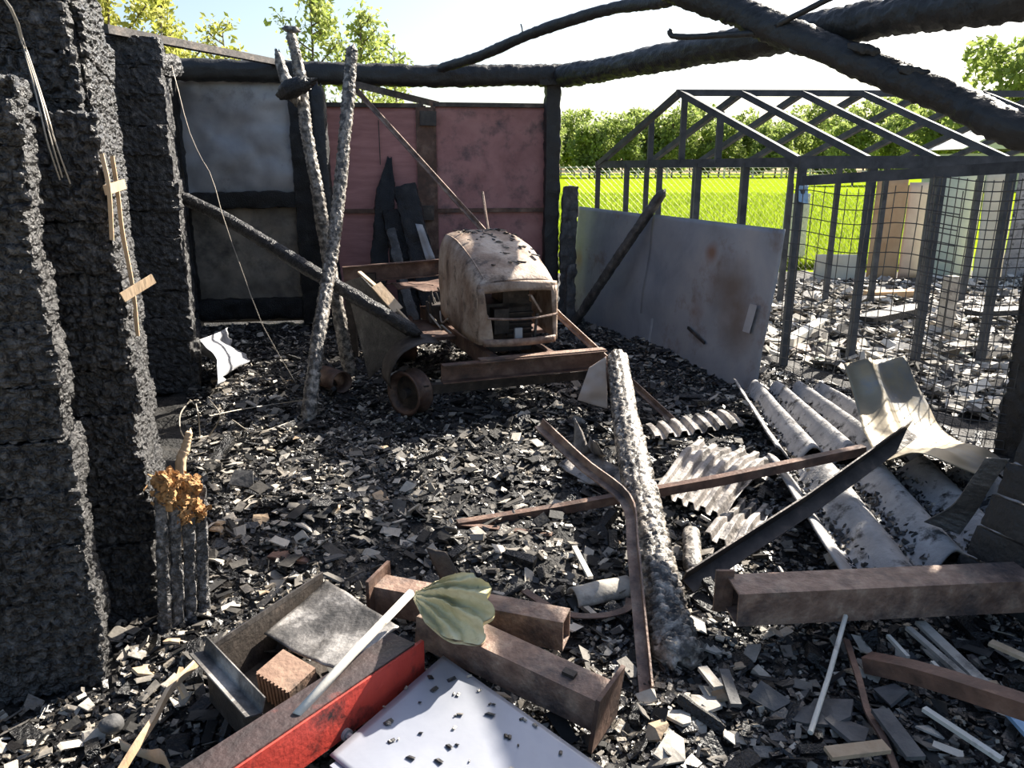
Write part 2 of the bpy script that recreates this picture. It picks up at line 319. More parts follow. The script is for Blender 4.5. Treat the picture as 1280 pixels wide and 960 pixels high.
M_ins = mat('orange_insulation', [(0.3, (.24, .11, .04)), (0.5, (.42, .23, .09)), (0.7, (.55, .37, .19))], 30, 0.9, 0, 0.9, 120, soot=((.05, .035, .02), 14, 0.55, 0.65))
M_lath = mat('pale_wood', [(0.3, (.45, .30, .17)), (0.7, (.66, .50, .34))], 10, 0.7, 0, 0.3, 60, stretch=(1, 1, 0.3))
M_brownwood = mat('scorched_wood', [(0.3, (.06, .035, .025)), (0.55, (.17, .09, .06)), (0.75, (.27, .16, .11))], 8, 0.65, 0, 0.4, 60, stretch=(1, 1, 1))
M_greyboard = mat('charred_grey_board', [(0.3, (.02, .02, .021)), (0.55, (.07, .068, .066)), (0.75, (.17, .16, .15))], 14, 0.5, 0, 0.7, 90)
M_clay = mat('hollow_clay', [(0.3, (.20, .12, .085)), (0.7, (.36, .24, .17))], 8, 0.8, 0, 0.4, 60, soot=((.03, .028, .026), 5, 0.5, 0.68))
M_field = mat('young_crop_field', [(0.3, (.15, .22, .008)), (0.5, (.21, .29, .012)), (0.72, (.27, .34, .02))], 0.9, 1.0, 0, 0, 5, 0.0)
M_blade = leafmat('crop_blades', (.17, .25, .01), (.30, .38, .025))
M_leafy = leafmat('young_leaves', (.30, .33, .05), (.48, .46, .13))
M_leafy2 = leafmat('young_green_leaves', (.26, .33, .07), (.42, .46, .15))
M_leaff = leafmat('woodland_leaves', (.18, .25, .05), (.33, .38, .12))
M_bark = mat('bark', [(0.3, (.07, .055, .04)), (0.7, (.16, .13, .1))], 12, 0.8, 0, 0.5, 40)
M_dirt = mat('dry_ground', [(0.3, (.16, .13, .09)), (0.6, (.28, .24, .17)), (0.8, (.40, .36, .28))], 3, 0.9, 0, 0.6, 20)
M_fenceposts = mat('weathered_rail', [(0.3, (.40, .38, .34)), (0.7, (.55, .53, .48))], 4, 0.8, 0, 0.2, 20)
M_roofwhite = mat('pale_roof', [(0.3, (.55, .52, .47)), (0.7, (.66, .63, .58))], 2, 0.6, 0, 0.1, 10)
M_wallcream = mat('pale_wall', [(0.3, (.45, .42, .36)), (0.7, (.55, .52, .46))], 2, 0.8, 0, 0.1, 10)
M_pgreen = mat('pale_green_sheet', [(0.3, (.40, .46, .36)), (0.7, (.55, .60, .48))], 3, 0.7, 0, 0.2, 20)
M_ppink = mat('pale_pink_sheet', [(0.3, (.46, .36, .30)), (0.7, (.58, .48, .41))], 3, 0.8, 0, 0.2, 20)
M_porange = mat('ochre_sheet', [(0.3, (.42, .25, .12)), (0.7, (.55, .38, .22))], 3, 0.8, 0, 0.2, 20)
M_pcream = mat('cream_sheet', [(0.3, (.52, .49, .38)), (0.7, (.64, .60, .48))], 3, 0.8, 0, 0.2, 20)
M_blue = mat('pale_blue_plastic', [(0.3, (.20, .36, .55)), (0.7, (.36, .52, .70))], 6, 0.5, 0, 0.1, 20)

rnd = random.Random(7); rng = np.random.default_rng(11)
# shed: long axis turned about twenty degrees left of the view
FWD = V(0.335, -0.942, 0); LAT = V(0.942, 0.335, 0)      # towards the open front, towards the greenhouse side
BA, BB = (-3.4, 7.55), (0.62, 8.15)                      # ground line of the back wall
SA, SB = (0.72, 8.15), (1.80, 5.15)                      # ground line of the sheet fence
MA, MB_ = (1.80, 5.15), (2.62, 4.02)                     # ground line of the wire mesh
def bw(px, py, off=0.0): return W(px, py, BA, BB, off)
def gz(x, y):
    x = np.atleast_1d(np.asarray(x, float)); y = np.atleast_1d(np.asarray(y, float)); p = np.stack([x, y, 0 * x], 1)
    z = 0.05 * fbm(p * 1.7, 3, 5) + 0.045 * fbm(p * 7, 3, 9)
    z += 0.10 * np.exp(-((x + 1.0) ** 2 / 0.35 + (y - 3.2) ** 2 / 0.6)) + 0.06 * np.exp(-((x - 1.3) ** 2 / 0.5 + (y - 3.6) ** 2 / 0.5))
    return z
def gz1(x, y): return float(gz(x, y)[0])

# ------------------------------------------------------------------ ground, field
gx = np.linspace(-4.6, 8.4, 430); gy = np.concatenate([np.linspace(0.2, 5.0, 230), np.linspace(5.0, 11.8, 150)[1:]])
XX, YY = np.meshgrid(gx, gy, indexing='ij'); ZZ = gz(XX.ravel(), YY.ravel())
nx, ny = XX.shape; ii = np.arange(nx * ny).reshape(nx, ny)
fq = np.stack([ii[:-1, :-1], ii[1:, :-1], ii[1:, 1:], ii[:-1, 1:]], -1).reshape(-1, 4)
tag(mk('floor', np.stack([XX.ravel(), YY.ravel(), ZZ], 1), fq, M_ground, smooth=True), kind='structure')
tag(mk('ground', [(-60, -20, -.12), (160, -20, -.12), (160, 12.5, -.12), (-60, 12.5, -.12)], [(0, 1, 2, 3)], M_dirt), kind='structure')
tag(mk('field_ground', [(-120, 11.6, -.06), (260, 11.6, -.06), (260, 330, -.06), (-120, 330, -.06)], [(0, 1, 2, 3)], M_field), kind='structure')
# crop blades on the nearer field: nobody could count them
n = 60000; by = 12.5 + 38 * rng.random(n) ** 1.7; bx = by * (0.04 + 0.52 * rng.random(n)); hh = 0.10 + 0.14 * rng.random(n); a = rng.random(n) * 2 * math.pi
w = 0.012 + 0.0008 * by; lean = (rng.random((n, 2)) - .5) * 0.16
b0 = np.stack([bx - w * np.cos(a), by - w * np.sin(a), np.full(n, -.07)], 1); b1 = np.stack([bx + w * np.cos(a), by + w * np.sin(a), np.full(n, -.07)], 1); b2 = np.stack([bx + lean[:, 0], by + lean[:, 1], hh - .06], 1)
tag(mk('crop_plants', np.stack([b0, b1, b2], 1).reshape(-1, 3), np.arange(3 * n).reshape(n, 3), M_blade), 'bright green young crop covering the field beyond the greenhouse', 'crop', kind='stuff')

# ------------------------------------------------------------------ far things: woodland, rail fence, pale-roofed building
def leafcloud(n, size, fn, seed):
    r = np.random.default_rng(seed); c = fn(r, n); d = r.normal(size=(n, 3)); d /= np.linalg.norm(d, axis=1, keepdims=True)
    e = r.normal(size=(n, 3)); e -= d * (e * d).sum(1, keepdims=True); e /= np.linalg.norm(e, axis=1, keepdims=True)
    s = size * (0.6 + 0.8 * r.random((n, 1))); nn = np.cross(d, e)
    v = np.stack([c - d * s, c + e * s * .5 + nn * s * .12, c + d * s, c - e * s * .5 + nn * s * .12], 1).reshape(-1, 3); return v, np.arange(4 * n).reshape(n, 4)
def crown(h, w, nb=9, seed=0):
    r = np.random.default_rng(seed); bl = [(V((r.random() - .5) * w * .9, (r.random() - .5) * w * .9, h * (.22 + .66 * r.random())), w * (.22 + .2 * r.random())) for _ in range(nb)]
    def fn(rr, n):
        k = rr.integers(0, nb, n); d = rr.normal(size=(n, 3)); d /= np.linalg.norm(d, axis=1, keepdims=True)
        return np.array([bl[i][0] for i in k]) + d * (np.array([bl[i][1] for i in k]) * (.55 + .5 * rr.random(n)))[:, None] * V(1, 1, .9)
    return fn
variants = []
for k in range(5):
    h = 9 + 1.2 * k; w = 5.5 + .6 * (k % 3)
    vv, ff = leafcloud(2600, .40, crown(h, w, 14, 40 + k), 60 + k)
    tr = tube([(0, 0, -.3), (.2, 0, h * .35), (-.1, .1, h * .75)], .16, 6, 5)
    variants.append((vv, ff, tr, h))
TREES = []
def far_tree(x, y, k, s, rz, label, group):
    t = empty('woodland_tree', (x, y, -.06), label, 'tree', group); t.rotation_euler.z = rz; t.scale = (s, s, s)
    if k not in far_tree.m:
        vv, ff, tr, h = variants[k]
        a = mk('crown', vv, ff, M_leaff, FZ); b = mk('trunk', tr[0], tr[1], M_bark, FZ); far_tree.m[k] = (a.data, b.data)
        for q in (a, b): bpy.data.objects.remove(q)
    for nm, me in zip(('crown', 'trunk'), far_tree.m[k]):
        o = bpy.data.objects.new(nm, me); COL.objects.link(o); o.parent = t
    return t
far_tree.m = {}
FZ = empty('origin_helper', (0, 0, 0))
for i in range(44):
    px = 656 + i * 14.5 + rnd.uniform(-5, 5); Y = 152 + rnd.uniform(-9, 22)
    far_tree((px - 640) / FPX * Y, Y, i % 5, .88 + .28 * rnd.random() + (.12 if px > 1050 else 0), rnd.random() * 6, 'pale green tree in the woodland edge beyond the far rail fence', 'woodland edge trees')
for px, Y, s, k in ((1052, 78, .62, 1), (1105, 82, .70, 3), (1150, 76, .74, 2), (1212, 70, .92, 4), (1262, 72, .98, 0), (1310, 70, .9, 2)):
    far_tree((px - 640) / FPX * Y, Y, k, s, px, 'taller rounded tree standing before the woodland, beyond the greenhouse roof', 'taller trees behind the greenhouse')
bpy.data.objects.remove(FZ)
rf = empty('rail_fence', (30, 139, -.06), 'weathered pale rail fence along the far edge of the field', 'fence')
for i in range(13):
    x = 7 + i * 5.0; v, f = bar((x, 139, -.2), (x, 139, 2.0), .28, .28); mk('post', v, f, M_fenceposts, rf)
for z in (.6, 1.2, 1.85):
    v, f = bar((7, 138.8, z), (67, 138.8, z), .1, .2); mk('rail', v, f, M_fenceposts, rf)
hb = empty('farm_building', (*P(1243, 200, 58)[:2], -.06), 'low building with a pale gabled roof behind the greenhouse', 'building')
c = P(1243, 200, 58); e0, e1, e2 = c[0] - 3.0, c[0] + 3.6, 2.9
v, f = box((c[0] + .3, 60, 1.2), (3.0, 0, 0), (0, 2.6, 0), (0, 0, 1.4)); mk('wall', v, f, M_wallcream, hb)
v = [(e0, 57, e2), (e1, 57, e2), (e1, 63, e2), (e0, 63, e2), (c[0] + .2, 57, 4.4), (c[0] + .2, 63, 4.4)]
mk('roof', v, [(0, 1, 4), (3, 5, 2), (0, 4, 5, 3), (1, 2, 5, 4), (0, 3, 2, 1)], M_roofwhite, hb)

# ------------------------------------------------------------------ young trees behind the shed
def young_tree(px, Y, top_py, spread, nleaf, M, label, seed, lean=0.0, size=.05):
    base = P(px, 300, Y); x0 = base[0]; h = P(px, top_py, Y)[2]; r = np.random.default_rng(seed)
    t = empty('young_tree', (x0, Y, -.1), label, 'tree', 'young trees behind the shed')
    trunk = catmull([(x0, Y, -.1), (x0 + lean * .3 + .05, Y, h * .45), (x0 + lean, Y + .1, h)], 12)
    pr = []; tip = []
    for i, p in enumerate(trunk): pr.append([p + (.055 * (1 - i / 13.)) * V(math.cos(q), math.sin(q), 0) for q in np.linspace(0, 2 * math.pi, 6, endpoint=False)])
    v, f = rings(np.array(pr)); mk('trunk', v, f, M_bark, t)
    bs = []; pts = []
    for k in range(26):
        z = .30 + .68 * k / 25.; i = z * 11; p = trunk[int(i)] * (1 - i % 1) + trunk[min(11, int(i) + 1)] * (i % 1)
        a = r.random() * 6.28; L = spread * (1.05 - z) * (.6 + .6 * r.random()) + .15
        q = p + V(math.cos(a) * L, math.sin(a) * L, L * (.5 + .5 * r.random())); m = (p + q) / 2 + V(0, 0, -.06 * L)
        c = catmull([p, m, q], 6); bs.append(sweep(circ(.012, 4), c)); pts.append(c[2:])
        for _ in range(2):
            s = c[r.integers(2, 6)]; e = s + r.normal(size=3) * L * .28 + V(0, 0, .12 * L); bs.append(sweep(circ(.006, 3), [s, e])); pts.append(catmull([s, e], 4))
    pts.append(trunk[5:]); v, f = join(*bs); mk('branches', v, f, M_bark, t)
    A = np.concatenate(pts)
    v, f = leafcloud(nleaf, size, lambda rr, n: A[rr.integers(0, len(A), n)] + rr.normal(size=(n, 3)) * .09, seed + 1)
    mk('leaves', v, f, M, t); return t
young_tree(150, 12.0, -70, 1.6, 6500, M_leafy, 'dense yellow-leaved young tree rising behind the log wall', 1, .3)
young_tree(205, 13.5, -20, 1.5, 4200, M_leafy, 'yellow-leaved sapling with drooping sprays above the wall corner', 2, .4)
young_tree(300, 15, 30, 1.2, 1300, M_leafy, 'nearly bare sapling with sparse buds above the grey sheet', 3)
young_tree(398, 13, -10, .95, 3000, M_leafy2, 'upright green-leaved young tree behind the forked charred poles', 4, .1)
young_tree(455, 13.6, 18, .85, 2200, M_leafy2, 'slim green-leaved young tree behind the ash-coated pole', 5, .1)
young_tree(500, 15, 55, .9, 1200, M_leafy2, 'short sparse sapling just beside the gate centre', 6)

# ------------------------------------------------------------------ left log wall (setting)
wl = empty('wall_left', (-1.6, 2.6, 0), kind='structure')
AX = V(-0.37, 0.929, 0); NX = V(0.929, 0.37, 0)          # along the wall into the depth, and out of its lit face
def log_run(x, y, length, ztop, width, hgt, seed, res, jit=.02, front=None, cell=(.045, .028, .032), z0=0.0, shrink=0.0, ax=AX, nx_=NX, M=None):
    """stacked logs; (x, y) is the near corner of the lit face, running along ax into depth"""
    k = int(round((ztop - z0) / hgt)); r = random.Random(seed); M = M or M_charwall
    for i in range(k):
        j0, j1 = r.uniform(-jit, jit), r.uniform(-jit, jit); L = length - shrink * i / k
        o = V(x, y, 0) + nx_ * (j0) + ax * r.uniform(-jit, jit); c = o + ax * L / 2 - nx_ * width / 2 + V(0, 0, z0 + hgt * (i + .5))
        v, f = charbox(c, ax * L / 2, nx_ * (width / 2 + j1), V(0, 0, hgt * .52), res, .008, cell, .016, seed * 50 + i, .011)
        mk('log', v, f, M, wl, False)
X1, Y1 = V(1, 0, 0), V(0, 1, 0)
log_run(-1.22, 2.0, .16, 1.72, 1.0, .156, 3, .009, .010, ax=nrm(V(-.35, .93, 0)), nx_=nrm(V(.93, .35, 0)))
log_run(-1.19, 2.34, .24, 1.65, .8, .150, 4, .009, .008)
log_run(-1.34, 2.60, .95, 2.20, .8, .142, 5, .009, .006, cell=(.06, .022, .026))
log_run(-1.335, 2.535, .075, 2.20, .8, .142, 9, .010, .005)
log_run(-2.20, 5.2, 2.3, 2.301, .55, .177, 6, .02, .016, cell=(.07, .05, .05))
log_run(-1.95, 3.6, 1.75, 2.2, .5, .17, 7, .05, .03)
v, f = log([P(163, 77, 5.15), P(222, 84, 5.7)], .075, .02, 24, .04, seed=8, square=.6); mk('plate_log', v, f, M_char, wl, False)

# ------------------------------------------------------------------ back wall (setting)
wb = empty('wall_back', (-1.4, 7.85, 0), kind='structure')
v, f = log([bw(150, 84, .12), bw(370, 91, .12), bw(540, 95, .12), bw(640, 94, .1), bw(712, 94, .1)], .10, .035, 28, .05, seed=11, square=.3); mk('top_beam', v, f, M_beam, wb, True)
v, f = bar(bw(672, 98, .1), bw(731, 97, .1), .18, .15); v, f = charbox((bw(672, 98, .1) + bw(731, 97, .1)) / 2, (bw(731, 97, .1) - bw(672, 98, .1)) / 2, nrm(V(.15, -1, 0)) * .09, V(0, 0, .075), .03, .02, (.06,) * 3, .012, 12); mk('beam_end', v, f, M_beam, wb, True)
def upright(name, px, wpx, ytop, seed, M=M_char, off=.06, parent=wb):
    p = bw(px, ytop, off); h = p[2]; t = nrm(V(BB[0] - BA[0], BB[1] - BA[1], 0)); n_ = V(t[1], -t[0], 0); w = wpx / FPX * 8.0
    v, f = charbox((p[0], p[1], h / 2 - .03), V(0, 0, h / 2 + .03), t * w / 2, n_ * .07, .035, .02, (.07, .05, .05), .014, seed); return mk(name, v, f, M, parent, True)
upright('post', 375, 30, 96, 13); upright('post', 691, 19, 100, 14, M_beam); upright('post', 205, 24, 90, 15)
def rail(pa, pb, hpx, seed, off=.05):
    a, b = bw(*pa, off), bw(*pb, off); t = nrm(b - a); u = nrm(np.cross(V(t[1], -t[0], 0), t)); h = hpx / FPX * 8.0
    v, f = charbox((a + b) / 2, (b - a) / 2, nrm(np.cross(t, V(0, 0, 1))) * .06, V(0, 0, h / 2), .035, .02, (.07, .05, .05), .012, seed); mk('rail', v, f, M_char, wb, True)
rail((205, 252), (372, 249), 19, 16); rail((205, 389), (380, 384), 26, 17)
g = bilinear(bw(200, 98, .02), bw(362, 102, .02), bw(372, 250, .02), bw(205, 252, .02), 50, 50); v, f = sheet(crumple(g, .10, 2.6, 3), .003); mk('sheet_metal', v, f, M_galv, wb, True)
g = bilinear(bw(205, 255, .01), bw(372, 250, .01), bw(384, 400, .01), bw(212, 405, .01), 40, 40); v, f = sheet(crumple(g, .05, 3, 5), .003); mk('sheet_metal', v, f, M_brownsheet, wb, True)
g = bilinear(bw(378, 100, -.05), bw(392, 100, -.05), bw(402, 300, -.05), bw(386, 300, -.05), 6, 20); v, f = sheet(g, .01); mk('filler_board', v, f, M_char, wb)

# gate leaves
def gate(name, x0, x1, M, seed, seam):
    t = nrm(V(BB[0] - BA[0], BB[1] - BA[1], 0)); n_ = V(t[1], -t[0], 0)
    a, b = bw(x0, 132, -.06), bw(x1, 131, -.06); o = empty(name, ((a[0] + b[0]) / 2, (a[1] + b[1]) / 2, 0), kind='structure'); h = (a[2] + b[2]) / 2
    A = V(a[0], a[1], 0); B = V(b[0], b[1], 0); zv = V(0, 0, 1)
    v, f = sheet(crumple(bilinear(A + zv * h, B + zv * h, B + zv * .03, A + zv * .03, 30, 30), .02, 2.0, seed), .004); mk('panel', v, f, M, o, True)
    for q in (A, B):
        v, f = bar(q + n_ * .02 + zv * .02, q + n_ * .02 + zv * h, .045, .04, n_); mk('stile', v, f, M_rust, o)
    for z in (h, .98 * 1.12, .05):
        v, f = bar(A + n_ * .02 + zv * z, B + n_ * .02 + zv * z, .04, .04); mk('cross_rail', v, f, M_rust if z != h else M_steel, o)
    if seam:
        q = bw(473, 150, -.03); v, f = bar(q, q - zv * .42, .008, .006, n_); mk('seam', v, f, M_steel, o)
    return o, n_, zv
g1, n_, zv = gate('door_1', 386, 529, M_gateclean, 21, True); g2, _, _ = gate('door_2', 541, 684, M_gate, 22, False)
v, f = bar(V(*bw(535, 300, -.02)[:2], 0), V(*bw(535, 300, -.02)[:2], bw(535, 134, -.02)[2]), .17, .04, n_); mk('meeting_post', v, f, M_rust, g2)
for py, w, h in ((147, .16, .17), (265, .12, .15)):
    v, f = bar(bw(535, py - 8, .03), bw(535, py + 10, .03), w, .05, n_); mk('lock_plate', v, f, M_steel, g2)

# ------------------------------------------------------------------ right side: sheet fence, jamb, mesh
def fence_pt(s, z, off=0.0):
    p = V(*SA, 0) * (1 - s) + V(*SB, 0) * s; n_ = nrm(V(SA[1] - SB[1], -(SA[0] - SB[0]), 0)); n_ = -n_ if n_[0] > 0 else n_; return p + n_ * off + V(0, 0, z)
fs_ = empty('sheet_fence', fence_pt(.5, 0), 'long grey sheet metal fence with brown stains beside the mower', 'fence')
for i, (s0, s1) in enumerate(((-.02, .54), (.47, 1.0))):
    g = bilinear(fence_pt(s0, 1.13), fence_pt(s1, 1.12, .0), fence_pt(s1, -.03, .12), fence_pt(s0, -.03, .10), 40, 30) + V(-.012, -.004, 0) * i
    v, f = sheet(crumple(g, .045, 1.4, 31), .003); mk('sheet', v, f, M_fence, fs_, True)
g = bilinear(fence_pt(.94, .60, .085), fence_pt(.965, .60, .085), fence_pt(.955, .40, .105), fence_pt(.93, .40, .105), 8, 8); v, f = sheet(g, .002); mk('pale_patch', v, f, M_galv, fs_)
v, f = bar(fence_pt(.72, .30, .12), fence_pt(.80, .23, .13), .012, .022); mk('torn_strip', v, f, M_steel, fs_)

for px, py, r0, r1, c_, am in ((915, 360, .06, .30, (.13, .10, .08), .85), (925, 410, .05, .25, (.14, .11, .09), .8), (890, 316, .03, .10, (.20, .11, .07), .9), (876, 390, .02, .12, (.2, .13, .10), .5), (724, 325, .03, .14, (.25, .14, .11), .7)):
    blob(M_fence, W(px, py, SA, SB, .05) - WL[fs_], r0, r1, c_, .4, am)
jb = empty('wall_right', (2.75, 4.0, 0), kind='structure')
c0 = G(1263, 566); v, f = charbox(c0 + V(.06, .02, 1.12), V(0, 0, 1.17), LAT * .10, FWD * .09, .02, .03, (.08, .05, .05), .014, 33); mk('jamb_post', v, f, M_beam, jb, True)
v, f = bar(c0 + V(.0, -.10, .25), c0 + V(.0, -.10, .85), .05, .03, (0, -1, 0)); mk('split_face', v, f, M_brownwood, jb)
v, f = bar(P(1006, 226, 5.15), c0 + V(.1, 0, EYE + .03), .06, .06); mk('mesh_rail', v, f, M_frame, jb)
for i in range(15):      # upright boarding of the side wall, from the jamb towards the camera
    q = c0 + V(.06, .02, 0) + LAT * .05 + FWD * (.165 + .165 * i); v, f = charbox(q + V(0, 0, 1.3), V(0, 0, 1.34), FWD * .082, LAT * .018, .03, .01, (.09, .05, .05), .008, 90 + i); mk('board', v, f, M_char, jb, True)

def wire_mesh(name, pa, pb, ztop, dz, dx, r, label, slump=0.0, seed=0, M=M_wire):
    pa, pb = V(*pa, 0), V(*pb, 0); L = np.linalg.norm(pb - pa); t = (pb - pa) / L; n_ = V(t[1], -t[0], 0); ms = []; nx_ = int(L / dx); nz = int(ztop / dz)
    def pt(s, z):
        b = slump * math.sin(math.pi * min(1, max(0, s / L))) * (1 - z / ztop) * (1 + .5 * math.sin(7 * z + seed)); return pa + t * s + V(0, 0, z + .015 * math.sin(9 * s + seed)) + n_ * b
    for i in range(nx_ + 1): ms.append(sweep(circ(r, 4), [pt(i * dx, z) for z in np.linspace(0, ztop, 8)]))
    for j in range(nz + 1): ms.append(sweep(circ(r, 4), [pt(s, j * dz) for s in np.linspace(0, L, 10)]))
    v, f = join(*ms); return tag(mk(name, v, f, M), label, 'wire mesh')
wire_mesh('wire_mesh_panel', W(968, 485, MA, MB_)[:2], W(1165, 500, MA, MB_)[:2], 1.40, .085, .075, .0030, 'coarse rusted wire mesh beside the end of the sheet fence', .05, 1)
wire_mesh('wire_mesh_panel', W(1128, 500, MA, MB_, -.05)[:2], W(1262, 545, MA, MB_, -.05)[:2], 1.46, .05, .045, .0030, 'fine square wire mesh stretched up to the charred jamb post', .03, 2)
# chain link beyond
ms = []; y0 = 11.3; xa, xb, zt = .75, 5.2, 1.55
for k in range(int((xb - xa + zt) / .085)):
    s = xa - zt + k * .085
    for sg in (1, -1):
        x0_ = s if sg > 0 else s + zt; x1_ = x0_ + sg * zt; za, zb = 0, zt
        lo, hi = max(xa, min(x0_, x1_)), min(xb, max(x0_, x1_))
        if hi - lo < .05: continue
        ms.append(sweep(circ(.0016, 3), [(lo, y0 + .004 * sg, (lo - x0_) * sg), (hi, y0 + .004 * sg, (hi - x0_) * sg)]))
v, f = join(*ms); tag(mk('chain_link_fence', v, f, M_wirelight), 'thin chain link fence between the greenhouse frame and the field', 'fence')

# ------------------------------------------------------------------ greenhouse frame
gh = empty('greenhouse_frame', (4.0, 7.3, 0), 'burnt bare gable-roofed greenhouse frame of dark bars', 'greenhouse')
N0 = P(1003, 209, 5.85); F0 = P(748, 203, 8.55); D = nrm(V(1, .035, 0)); ZE = 1.55; N0[2] = ZE; F0[2] = ZE
R0 = P(850, 116, 6.95); SP = .525
def ghbar(name, a, b, w=.05, h=.05): v, f = bar(a, b, w, h); mk(name, v, f, M_frame, gh)
NR = 9
for i in range(NR):
    n_i, f_i, r_i = N0 + D * SP * i, F0 + D * SP * i, R0 + D * SP * i
    ghbar('rafter', n_i, r_i); ghbar('rafter', f_i, r_i)
    ghbar('post', n_i * V(1, 1, 0), n_i, .055); ghbar('post', f_i * V(1, 1, 0), f_i, .05)
LONG = D * SP * (NR - 1)
ghbar('ridge_beam', R0 - D * .03, R0 + LONG); ghbar('eave_beam', N0 - D * .03, N0 + LONG, .06, .09); ghbar('eave_beam', F0 - D * .03, F0 + LONG, .05, .06); ghbar('tie_beam', N0, F0, .05, .07)
def gable_at(px, top):
    q = N0 * 1.0; A2, B2 = N0[:2], F0[:2]; p = W(px, 230, A2, B2); return p
for px in (783, 824, 872, 931):
    p = gable_at(px, 0); ghbar('post', V(p[0], p[1], 0), V(p[0], p[1], ZE), .05)
for px, yt in ((811, 150), (850, 118), (895, 140)):
    p = gable_at(px, 0); q = W(px, yt, N0[:2], F0[:2]); ghbar('gable_strut', V(p[0], p[1], ZE), V(p[0], p[1], q[2]), .05)

# sheets standing along the far side of the plot
def stand_panel(x0, x1, ytop, ybase, M, label, lean=.05):
    a, b = G(x0, ybase), G(x1, ybase); Y = (a[1] + b[1]) / 2; ta, tb = P(x0 - (0 if x0 > 0 else 0), ytop, Y + lean), P(x1, ytop, Y + lean)
    ta[0], tb[0] = a[0] + .02, b[0] + .02; a[1] = b[1] = Y; g = bilinear(a - V(0, 0, .04), b - V(0, 0, .04), tb, ta, 14, 14)
    v, f = sheet(crumple(g, .05, 2.0, int(x0)), .02); tag(mk('standing_sheet', v, f, M, smooth=True), label, 'sheet')
stand_panel(974, 1004, 242, 330, M_pgreen, 'narrow pale green sheet standing alone against the crop field', .03)
stand_panel(1082, 1120, 222, 347, M_porange, 'ochre sheet standing upright along the back of the greenhouse')
stand_panel(1122, 1158, 228, 345, M_ppink, 'pale pink sheet standing next to the ochre sheet')
stand_panel(1160, 1212, 206, 348, M_pgreen, 'wide pale green sheet next to the pale pink sheet')
stand_panel(1214, 1250, 212, 350, M_pcream, 'cream sheet between the wide green sheet and a grey one')
stand_panel(1252, 1330, 205, 352, M_asb, 'large grey-white sheet at the end of the standing row')
stand_panel(1016, 1080, 318, 350, M_pcream, 'low cream board lying on edge before the ochre sheet')

# ------------------------------------------------------------------ overhead timbers
def thing(name, vf, M, label, cat, group=None, smooth=False):
    return tag(mk(name, vf[0], vf[1], M, smooth=smooth), label, cat, group)
r1 = thing('roof_log', log([P(698, 96, 8.0), P(760, 86, 7.2), P(860, 66, 6.0), P(1000, 42, 4.85), P(1130, 18, 4.1), P(1300, -8, 3.45), V(2.86, 2.80, 2.38), V(3.40, 2.28, 2.40)], .105, .03, 32, .05, seed=51, r1=.085), M_beam, 'long charred wall-plate log running from the gate post overhead to the jamb', 'log', smooth=True)
r2 = empty('fallen_rafter', P(1080, 80, 4.2), 'thick charred rafter fallen across the wall-plate log and sloping towards the mesh', 'log')
v, f = log([P(820, -22, 5.32), P(905, 8, 4.96), P(975, 38, 4.66), P(1090, 84, 4.20), P(1190, 124, 3.84), P(1300, 172, 3.47), V(3.18, 2.93, 1.30)], .086, .025, 32, .045, seed=52, r1=.075); mk('rafter_log', v, f, M_beam, r2, True)
for px, py, L, s, YY_ in ((1078, 62, .14, 1, 4.19), (1142, 90, .12, 2, 3.98), (992, 62, .04, 3, 4.54)):
    c = P(px, py, YY_); v, f = charbox(c, nrm(V(.9, -.3, -.25)) * L * .6, V(0, 0, .02), nrm(V(.3, .9, 0)) * .03, .012, .01, (.03,) * 3, .01, 60 + s, .012); mk('char_stub', v, f, M_beam, r2, True)
thing('bent_rafter', log([P(548, 86, 7.7), P(600, 70, 7.2), P(670, 40, 6.6), P(760, 12, 6.0), P(828, 2, 5.43), P(846, -6, 5.24)], .042, .03, 20, .04, seed=53, wob=.06), M_beam, 'thin bowed charred pole rising from the back beam to the fallen rafter', 'pole', smooth=True)
v, f = log([P(836, 38, 5.1), P(850, 46, 5.05), P(945, 42, 4.72)], .018, .02, 12, .03, seed=54); thing('charred_stick', (v, f), M_beam, 'short kinked charred stick jutting from where the two logs cross', 'stick', smooth=True)
thing('charred_stick', log([P(970, 32, 4.58), P(1045, -6, 4.38)], .017, .02, 12, .03, seed=55), M_beam, 'straight thin charred stick rising from the crossing of the logs', 'stick', smooth=True)
thing('flat_iron_bar', bar(P(128, 36, 4.95), P(345, 78, 7.54), .075, .05), M_steel, 'long flat iron bar resting on top of the log wall and the back beam', 'bar')
thing('flat_iron_bar', bar(P(438, 104, 7.45), P(548, 131, 8.1), .012, .06), M_steel, 'short iron strap slanting under the back beam down to the gate top', 'bar')
thing('bent_nail_rod', tube([P(652, 47, 6.7), P(653, 38, 6.7), P(651, 30, 6.7)], .006, 6, 5), M_wire, 'tiny spike standing up on the bowed charred pole', 'spike')

# ------------------------------------------------------------------ poles standing and leaning in the shed
thing('ash_coated_pole', log([G(384, 532, -.03), P(397, 430, 4.76), P(410, 345, 5.04), P(421, 270, 5.22), P(430, 180, 5.39), P(437, 100, 5.52), P(440, 58, 5.59)], .047, .011, 40, .022, .7, .012, seed=61, wob=.07, r1=.04), M_charash, 'tall leaning pole with scaly pale ash standing before the gate', 'pole', smooth=True)
p2 = empty('forked_pole', G(438, 475), 'tall crooked charred pole with a knot and side stub, crossing behind the ash-coated pole', 'pole')
v, f = log([G(440, 478, -.03), P(425, 400, 5.45), P(408, 310, 5.5), P(397, 240, 5.5), P(383, 165, 5.55), P(376, 100, 5.6), P(362, 36, 5.6)], .052, .012, 36, .025, .8, .012, seed=62, wob=.09, r1=.036); mk('stem', v, f, M_charash, p2, True)
v, f = log([P(372, 130, 5.5), P(356, 96, 5.5), P(346, 62, 5.5)], .05, .014, 24, .03, seed=63, r1=.03); mk('side_stub', v, f, M_charash, p2, True)
